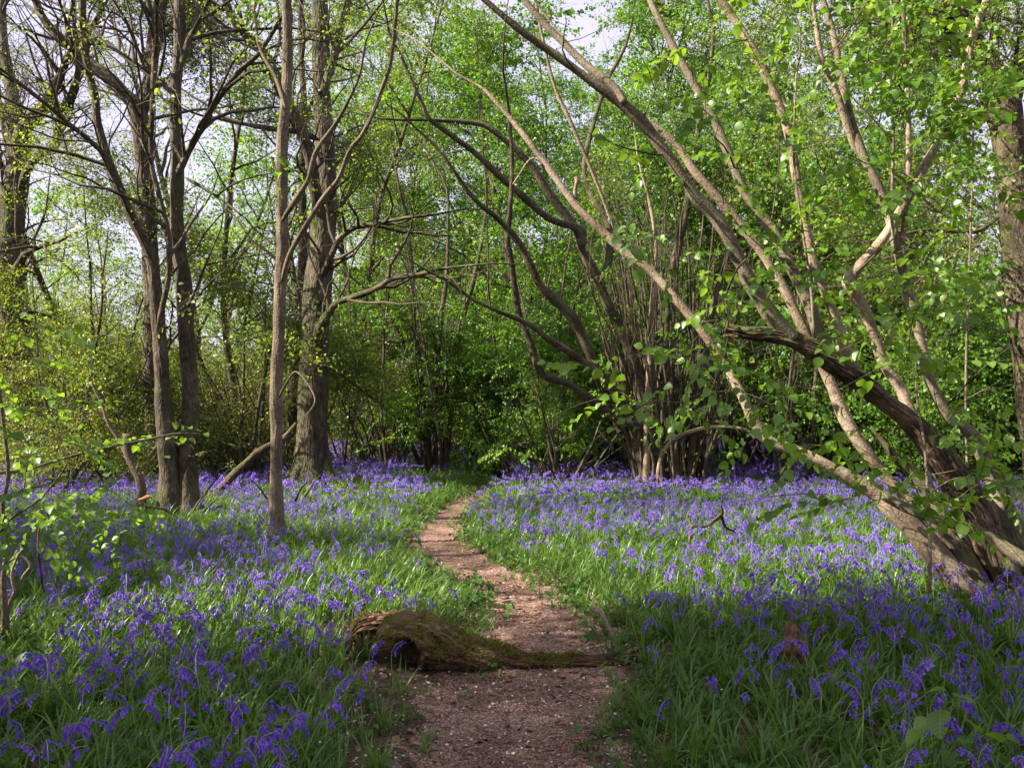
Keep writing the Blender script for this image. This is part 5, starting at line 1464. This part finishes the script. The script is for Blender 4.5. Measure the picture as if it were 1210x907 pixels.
# ================================================================== FALLEN LOG across the path
gL = G(520, 793)
gl = np.array([gL[0], gL[1], float(H(gL[0], gL[1]))])
log = empty("fallen_log", gl, "mossy fallen log with a hollow stump end lying across the path", "log")
rl = np.random.default_rng(15)
def log_tube(pts, k=110, seed=0, amp=.15, ns=22, flat=.8):
    """pts: px, py(centre), r_px at distance of the log"""
    p, r = trace(pts, gL[1] + .05, gL[1] + .12, n=ns)
    t = np.gradient(p, axis=0); t /= np.linalg.norm(t, axis=1)[:, None]
    a = np.cross(t, [0, 0, 1.0]); a /= np.linalg.norm(a, axis=1)[:, None]
    b_ = np.cross(a, t)
    th = np.arange(k) / k * 2 * np.pi
    L = np.concatenate([[0], np.cumsum(np.linalg.norm(np.diff(p, axis=0), axis=1))])
    TH_, LL = np.meshgrid(th, L)
    nz = (vnoise(TH_ * 1.3 + 9, LL * 9, seed) - .5) * 1.2 + (vnoise(np.cos(TH_) * 3 + 9, LL * 5 + np.sin(TH_) * 3, seed + 1) - .5) + (vnoise(np.cos(TH_) * 9 + 20, LL * 22 + np.sin(TH_) * 9, seed + 2) - .5) * .7 + (vnoise(TH_ * 16, LL * 14, seed + 5) - .5) * .42 + (vnoise(TH_ * 34, LL * 50, seed + 6) - .5) * .2
    R = r[:, None] * (1 + amp * 1.8 * nz)
    V = p[:, None, :] + R[..., None] * (np.cos(TH_)[..., None] * a[:, None, :] + flat * np.sin(TH_)[..., None] * b_[:, None, :])
    return V, p, r, TH_, LL
b = MB()
V, p, r, TH_, LL = log_tube([(452, 766, 10), (462, 757, 27), (478, 754, 34), (500, 757, 35), (522, 764, 30), (545, 770, 24), (575, 773, 20), (602, 778, 14), (640, 781, 10.5), (680, 781, 9), (715, 780, 8), (740, 777, 6), (765, 776, 2.5)], seed=3)
# the rotted hollow facing the viewer near the stump end
hc = P(479, 774, gL[1] - .10)
dv = V - hc
dd = np.sqrt((dv[..., 0] / .085) ** 2 + (dv[..., 2] / .10) ** 2 + (dv[..., 1] / .2) ** 2)
V = V + np.clip(1.15 - dd, 0, 1)[..., None] ** .6 * np.array([0.02, .24, .02])
n_, k_ = V.shape[:2]
i = np.arange(n_ - 1)[:, None] * k_; j = np.arange(k_)[None, :]; j2 = (j + 1) % k_
F = np.stack([i + j, i + j2, i + k_ + j2, i + k_ + j], -1).reshape(-1, 4)
bc = np.stack([np.cos(TH_) * .2 + 4, np.sin(TH_) * .2 + 4, LL + 2], -1).reshape(-1, 3)
b.add(V.reshape(-1, 3), F, None, bc)
link("log_body", b.mesh("log_body", M['log'], gl), log)
LOGV = V
b = MB()                                              # broken root ridge at the left
V2, p2, r2, T2_, L2_ = log_tube([(411, 757, 6), (420, 747, 11), (436, 742, 13), (455, 741, 14), (475, 741, 13), (490, 742, 8)], seed=8, amp=.2)
V2 = V2 + np.array([0, .16, 0])
n_, k_ = V2.shape[:2]
i = np.arange(n_ - 1)[:, None] * k_; j = np.arange(k_)[None, :]; j2 = (j + 1) % k_
b.add(V2.reshape(-1, 3), np.stack([i + j, i + j2, i + k_ + j2, i + k_ + j], -1).reshape(-1, 4), None, np.stack([np.cos(T2_) * .1 + 7, np.sin(T2_) * .1 + 7, L2_], -1).reshape(-1, 3))
for pts in ([(414, 752, 6), (412, 762, 5), (410, 770, 3)], [(423, 750, 6), (424, 763, 4.5), (421, 772, 2)], [(440, 748, 6), (436, 762, 4), (432, 772, 2)]):
    q_, w_ = trace(pts, gL[1] + .2, gL[1] + .12); b.tube(q_, w_, 8, wob=.2, rng=rl)
link("root_ridge", b.mesh("root_ridge", M['log'], gl), log)
for pts in ([(735, 776, 6), (752, 773, 4), (766, 772, 2), (774, 776, 1)], [(728, 779, 5), (745, 782, 3.5), (757, 786, 2), (762, 792, 1)], [(738, 774, 4), (748, 768, 2.6), (762, 766, 1.5)]):
    q_, w_ = trace(pts, gL[1] + .1, gL[1] + .0)
    b = MB(); b.tube(q_, w_, 7, wob=.15, rng=rl); link("root", b.mesh("root", M['dead'], gl), log)
# moss cushions: short fuzzy blades on the upper faces
mm_ = []
for i in range(4):
    b = MB()
    for k in range(16):
        blade(b, rb, .008 + .012 * rb.random(), .0018, .2 + .8 * rb.random(), .8, rb.random() * 6.28, (rb.normal() * .008, rb.normal() * .008, 0), seg=2)
    mm_.append(b.mesh("moss_tuft", M['moss']))
C_MOSS = proto_collection("moss", mm_)
pos, rots = [], []
for W_, dens, xr in ((LOGV, 3400, None), (V2, 700, None)):
    N_ = np.cross(np.gradient(W_, axis=0), np.gradient(W_, axis=1))
    N_ /= np.linalg.norm(N_, axis=2)[..., None] + 1e-9
    ctr_ = W_.mean(axis=1, keepdims=True)
    sgn = np.sign(((W_ - ctr_) * N_).sum(-1)); N_ = N_ * sgn[..., None]
    ii = rl.integers(1, W_.shape[0] - 1, dens); jj = rl.integers(0, W_.shape[1], dens)
    pt = W_[ii, jj] + rl.normal(size=(dens, 3)) * .006; nm = N_[ii, jj]
    qx, qy, _ = proj(pt)
    ok = (nm[:, 2] > -.15) & (vnoise(pt[:, 0] * 9, pt[:, 2] * 9 + pt[:, 1] * 5, 50) > np.where((qx > 490) & (qx < 612) & (qy > 752), .42, .70))
    pt, nm = pt[ok], nm[ok]
    pos.append(pt)
    for v in nm:
        e = Vector(v + rl.normal(size=3) * .25).to_track_quat('Z', 'Y').to_euler()
        rots.append((e.x, e.y, e.z))
pos = np.vstack(pos); rots = np.array(rots)
scatter("moss", C_MOSS, pos, rots, .7 + .7 * rl.random(len(pos)), rl.integers(0, 4, len(pos)), .3 * rl.random(len(pos)) - .05, log, gl)

# ------------------------------------------------------------------ other small single things
def stick(name, label, cat, pts_list, d0, m, part="twig", k=7, seed=0):
    rg = np.random.default_rng(seed)
    g = P(*pts_list[0][0][:2], d0)
    bs = np.array([g[0], g[1], float(H(g[0], g[1]))])
    root = empty(name, bs, label, cat)
    for i, pts in enumerate(pts_list):
        p, r = trace(pts, d0, d0 + .05 * i, jit=.15, rng=rg)
        b = MB(); b.tube(p, r, k, wob=.1, rng=rg)
        link(part, b.mesh(part, m, bs), root)
    return root, bs

dS = G(730, 775)[1]
stick("stick", "pale bent stick poking up from the grass just above the log's thin end", "stick", [[(733, 775, 2), (726, 757, 2.2), (720, 742, 2.2), (716, 732, 2.4), (708, 724, 2.2), (697, 717, 3)], [(716, 732, 1.3), (712, 722, 1.1), (703, 716, .8)]], dS, M['bark_lit'], seed=1)
dS = G(840, 655)[1]
stick("dead_branch", "dark forked dead branch standing in the sunlit bluebells on the right", "branch", [[(812, 655, 2), (815, 638, 2), (818, 622, 2.2), (835, 621, 2), (852, 608, 2.2), (853, 600, 1.6)], [(852, 608, 1.8), (857, 622, 1.5), (868, 628, 1.2), (873, 634, .8)], [(818, 622, 1.4), (812, 612, 1)]], dS, M['dead'], seed=2)
dS = G(680, 712)[1]
stick("twig", "thin dark twig slanting out of the bright grass right of the path bend", "twig", [[(672, 702, .8), (660, 684, 1.0), (650, 674, .9), (644, 668, .6)], [(672, 702, 1), (684, 712, 1)]], dS, M['dead'], seed=3)

# upright slab of old stump in the grass on the right
gS = G(945, 806)
bs = np.array([gS[0], gS[1], float(H(gS[0], gS[1]))])
b = MB()
n1, k1 = 14, 14
zz = np.linspace(-.05, .30, n1)
V = []
for z_ in zz:
    u = np.clip(z_ / .30, 0, 1)
    w = .085 * (1 - u ** 2.2 * .72)
    cx_ = .02 - .075 * u
    for j in range(k1):
        a = j / k1 * 6.2832
        rr = 1 + .22 * (vnoise(a * 1.2 + 3, z_ * 14, 61) - .5) + .12 * (vnoise(a * 4, z_ * 40, 62) - .5)
        V.append((cx_ + math.cos(a) * w * rr, math.sin(a) * .045 * rr * (1 - .5 * u), z_ + .03 * math.sin(a * 2 + 1) * u))
V.append((-.06, 0, .305))
F = [(i * k1 + j, i * k1 + (j + 1) % k1, (i + 1) * k1 + (j + 1) % k1, (i + 1) * k1 + j) for i in range(n1 - 1) for j in range(k1)]
T = [((n1 - 1) * k1 + j, (n1 - 1) * k1 + (j + 1) % k1, n1 * k1) for j in range(k1)]
V = np.array(V)
b.add(V, F, T, V + 3)
tag(link("stump", b.mesh("stump", M['log']), None, tuple(bs)), "small pointed brown stump standing among the bluebells at lower right", "stump")

# cut-off stem, curved fallen trunk, orange scrap on the left
gK = G(163, 615)
root, bsk = stick("cut_stem", "short crooked dead stem with a pale sawn top, left of the paired trunks", "dead stem", [[(160, 622, 6), (163, 600, 5.5), (167, 585, 5.5), (165, 568, 5), (157, 550, 5), (152, 535, 5.5), (151, 514, 6)], [(153, 540, 3), (140, 520, 2.4), (128, 500, 2), (120, 478, 1.5), (108, 450, 1.2)], [(160, 560, 2), (175, 545, 1.6), (186, 525, 1.2)]], gK[1], M['bark_thin'], "stem", 9, 4)
pt = P(151, 513.6, gK[1])
b = MB(); b.tube(np.array([pt, pt + [0, 0, .012]]), [.083, .080], 12); link("cut_face", b.mesh("cut_face", M['cut'], bsk), root)
gF = G(245, 597)
stick("leaning_deadwood", "grey curved fallen trunk rising behind the slender brown trunk", "fallen trunk", [[(236, 600, 4.80), (248, 588, 5.20), (262, 575, 4.80), (275, 560, 4.80), (290, 546, 4.40), (305, 534, 4.40), (320, 526, 4.00), (335, 518, 3.20), (350, 500, 2.00)], [(300, 531, 2.40), (312, 540, 1.92), (328, 548, 1.44)]], gF[1], M['dead'], "trunk", 10, 5)
gO = G(171, 620)
b = MB()
Vb = []
for i in range(6):
    for j in range(9):
        a = j / 9 * 6.2832; t = i / 5
        rr = .085 * math.sin(math.pi * (.12 + .8 * t)) * (1 + .3 * (vnoise(a * 2, t * 5, 70) - .5))
        Vb.append((math.cos(a) * rr * 1.2, math.sin(a) * rr * .7, .30 + t * .07 + .02 * math.cos(a)))
b.add(np.array(Vb), [(i * 9 + j, i * 9 + (j + 1) % 9, (i + 1) * 9 + (j + 1) % 9, (i + 1) * 9 + j) for i in range(5) for j in range(9)])
ob = MB(); ob.tube(np.array([[0, 0, -.05], [.01, 0, .2], [0, 0, .33]]), [.03, .02, .02], 6)
r_ = empty("bracket_fungus", (gO[0], gO[1], float(H(gO[0], gO[1]))), "small orange-brown fungus on a rotten stick left of the paired trunks", "fungus")
link("cap", b.mesh("cap", M['orange']), r_); link("stick", ob.mesh("stick", M['dead']), r_)

# ------------------------------------------------------------------ left foreground sapling with broad leaves
dL = G(5, 768)[1]
sap, stips, srng, sbase = traced_tree("hazel_sapling", "leafy young hazel reaching in from the left edge in front", "sapling", G(5, 768), [
    ("stem", [(4, 770, 4), (6, 720, 3.4), (4, 680, 3), (9, 640, 2.6), (3, 600, 2.4), (10, 560, 2.2), (4, 500, 2), (-4, 440, 1.8), (-12, 380, 1.4)], dL, dL - .4, False, M['bark_thin']),
    ("stem", [(11, 765, 3), (9, 725, 2.6), (17, 700, 2.2), (28, 680, 2), (36, 668, 1.8), (26, 657, 1.6), (12, 662, 1.2)], dL + .05, dL, False, M['bark_hazel']),
    ("stem", [(18, 700, 1.6), (14, 678, 1.6), (22, 655, 1.4), (28, 648, 1)], dL, dL, False, M['bark_hazel']),
    ("stem", [(-6, 770, 4.5), (-14, 700, 4), (-24, 600, 3.4), (-30, 500, 3), (-35, 400, 2.4)], dL - .1, dL - .5, False, M['bark_thin']),
    ("branch", [(-10, 640, 1.8), (14, 612, 1.5), (46, 590, 1.3), (72, 560, 1.1), (80, 545, .8)], dL - .1, dL - .5, False, None),
    ("branch", [(52, 700, 1.3), (45, 650, 1.2), (48, 610, 1), (52, 590, .8)], dL + .6, dL + .5, False, M['dead']),
    ("branch", [(66, 690, 1.3), (68, 650, 1.2), (60, 620, 1), (54, 600, .8)], dL + .6, dL + .5, False, M['dead']),
    ("branch", [(-20, 560, 2.5), (30, 555, 2), (80, 540, 1.8), (130, 528, 1.6), (170, 520, 1.4), (210, 512, 1.1), (238, 513, .8)], dL - .3, dL + .9, False, None),
], M['bark_thin'], HZ2, 'hazelnear', 81, fol=False, flare=False, tw_mat=M['twig'])
rng = np.random.default_rng(6)
cl = [(60, 440), (40, 480), (100, 470), (70, 500), (20, 545), (60, 535), (40, 585), (90, 600), (120, 590), (30, 620), (80, 630), (20, 515), (108, 512), (150, 600), (60, 460), (10, 600), (55, 610), (130, 615), (100, 565), (10, 450), (15, 480), (85, 480), (25, 575), (70, 595), (135, 640), (35, 640)]
cl2 = [(22, 372), (62, 386), (85, 395), (100, 405), (12, 398)]
cl3 = [(170, 524), (192, 518), (212, 514), (228, 512), (182, 528)]
c1 = leaf_spray_points(cl, 1, rng, 8, 6, dL - .35, .25)
c2 = leaf_spray_points(cl2, 1, rng, 6, 3, dL - .2, .2)
c3 = leaf_spray_points(cl3, 1, rng, 4, 2, dL + .85, .05)
an = [P(a, b_, dL - .3) for a, b_ in [(-4, 440), (4, 500), (10, 560), (3, 600), (9, 640), (-30, 400), (-25, 560), (46, 590), (72, 560)]] + [P(a, b_, dL + .8) for a, b_ in [(170, 520), (210, 512)]]
tw, tp = sprig_twigs(np.vstack([c1, c2, c3]), an, rng, .0028)
tubes_obj("twigs", tw, M['twig'], sap, sbase, kind='stuff')
tp = np.array(tp)
place_leaves(sap, sbase, tp, 290, rng, size=.058)
c4 = leaf_spray_points(cl[:14] + cl[15:], 2, rng, 16, 14, dL - .1, .35)
tw, tp4 = sprig_twigs(c4, np.vstack([an, tp[:, :3]]), rng, .0022)
tubes_obj("twigs", tw, M['twig'], sap, sbase, kind='stuff')
foliage("foliage", 'hazelnear', tp4, rng, sap, sbase, .62, .0, 1, .03, 0.3)

# ------------------------------------------------------------------ broad-leaved seedlings
def seedling(name, label, cat, gx, leaves, m, seed, size, stemcol='stem'):
    """leaves: (px, py, size_px, yaw, pitch) at the plant's distance"""
    rg = np.random.default_rng(seed)
    bs = np.array([gx[0], gx[1], float(H(gx[0], gx[1]))])
    root = empty(name, bs, label, cat)
    for i, (a, b_, sz, yw, pt) in enumerate(leaves):
        q = P(a, b_, gx[1] - .05 + rg.normal() * .03) - bs
        V, qq, tr, uv = leaf_shape(8, .42, .25, .22, .18, rg)
        mb_ = MB(); mb_.add(V - np.array([0.0, 0, 0]), qq, tr, None, .3 + .5 * rg.random())
        o = link("leaf", mb_.mesh("leaf", m, luv=uv), root, tuple(q))
        k = sz * .8 * gx[1] / FPX
        o.scale = (k, k, k); o.rotation_euler = (rg.normal() * .25, pt, yw)
        mb2 = MB(); s = np.linspace(0, 1, 5)[:, None]
        st_ = np.array([rg.normal() * .01, rg.normal() * .01, 0])
        mb2.tube(st_ + (q - st_) * s + np.sin(s * np.pi) * np.array([0, 0, .02]), np.linspace(.0026, .0014, 5), 5, cap=False)
        link("stalk", mb2.mesh("stalk", M[stemcol], (0, 0, 0)), root)
    return root
gb = G(1105, 935)
seedling("bramble_shoot", "bramble shoot with large crinkled pale green leaves at the lower right corner", "bramble", gb,
         [(1112, 838, 46, -2.2, .5), (1092, 862, 36, -2.9, .4), (1128, 822, 32, .3, .15), (1118, 815, 26, 2.6, .1), (1140, 850, 34, .2, .45), (1128, 868, 28, -.9, .5), (1100, 850, 30, 3.3, .35), (1165, 866, 34, .4, .3), (1152, 876, 30, 3.4, .4), (1190, 872, 32, .1, .2), (1120, 885, 30, -1.9, .4), (1175, 893, 30, -.6, .4)], M['hazel'], 5, 0)
seedling("nettle_shoot", "dark broad-leaved shoot at the left edge of the path above the log", "plant", G(566, 712), [(556, 694, 17, 3.4, .5), (574, 690, 16, -.1, .5), (566, 683, 14, -1.5, .3), (568, 700, 18, -1.2, .9), (558, 702, 14, 2.8, .7), (578, 703, 12, .1, .5)], M['herb'], 6, 0)
seedling("seedling", "cluster of round pale green leaves in the grass left of the path above the log", "plant", G(498, 735), [(486, 702, 12, 2, .3), (495, 712, 13, .6, .4), (505, 704, 12, -.4, .3), (484, 716, 12, 3.4, .3), (540, 726, 14, 0, .3), (525, 716, 12, 1, .3), (512, 722, 12, -2, .3), (500, 727, 12, 3, .3)], M['beech'], 7, 0)
seedling("seedling", "dark broad-leaved plant in shade at the left edge, low in the picture", "plant", G(38, 815), [(30, 770, 26, -1.4, .7), (42, 776, 24, -.4, .7), (20, 778, 24, -2.6, .6), (36, 765, 22, .8, .4), (50, 785, 20, -.2, .6), (14, 790, 22, 3.3, .7), (30, 788, 20, -1.2, .9)], M['herb'], 8, 0)
seedling("seedling", "pale bramble leaves among the sunlit bluebells below the pole clump", "plant", G(722, 612), [(716, 582, 9, -1.5, .8), (728, 584, 8, 0, .4), (734, 588, 8, .6, .5), (708, 590, 8, 3, .5), (690, 592, 7, 3, .5), (740, 594, 8, 0, .5), (700, 597, 7, 2, .4)], M['beech'], 9, 0)
print("INSTANCES", NINST[0], "litter", NLIT, "singles", len(single))
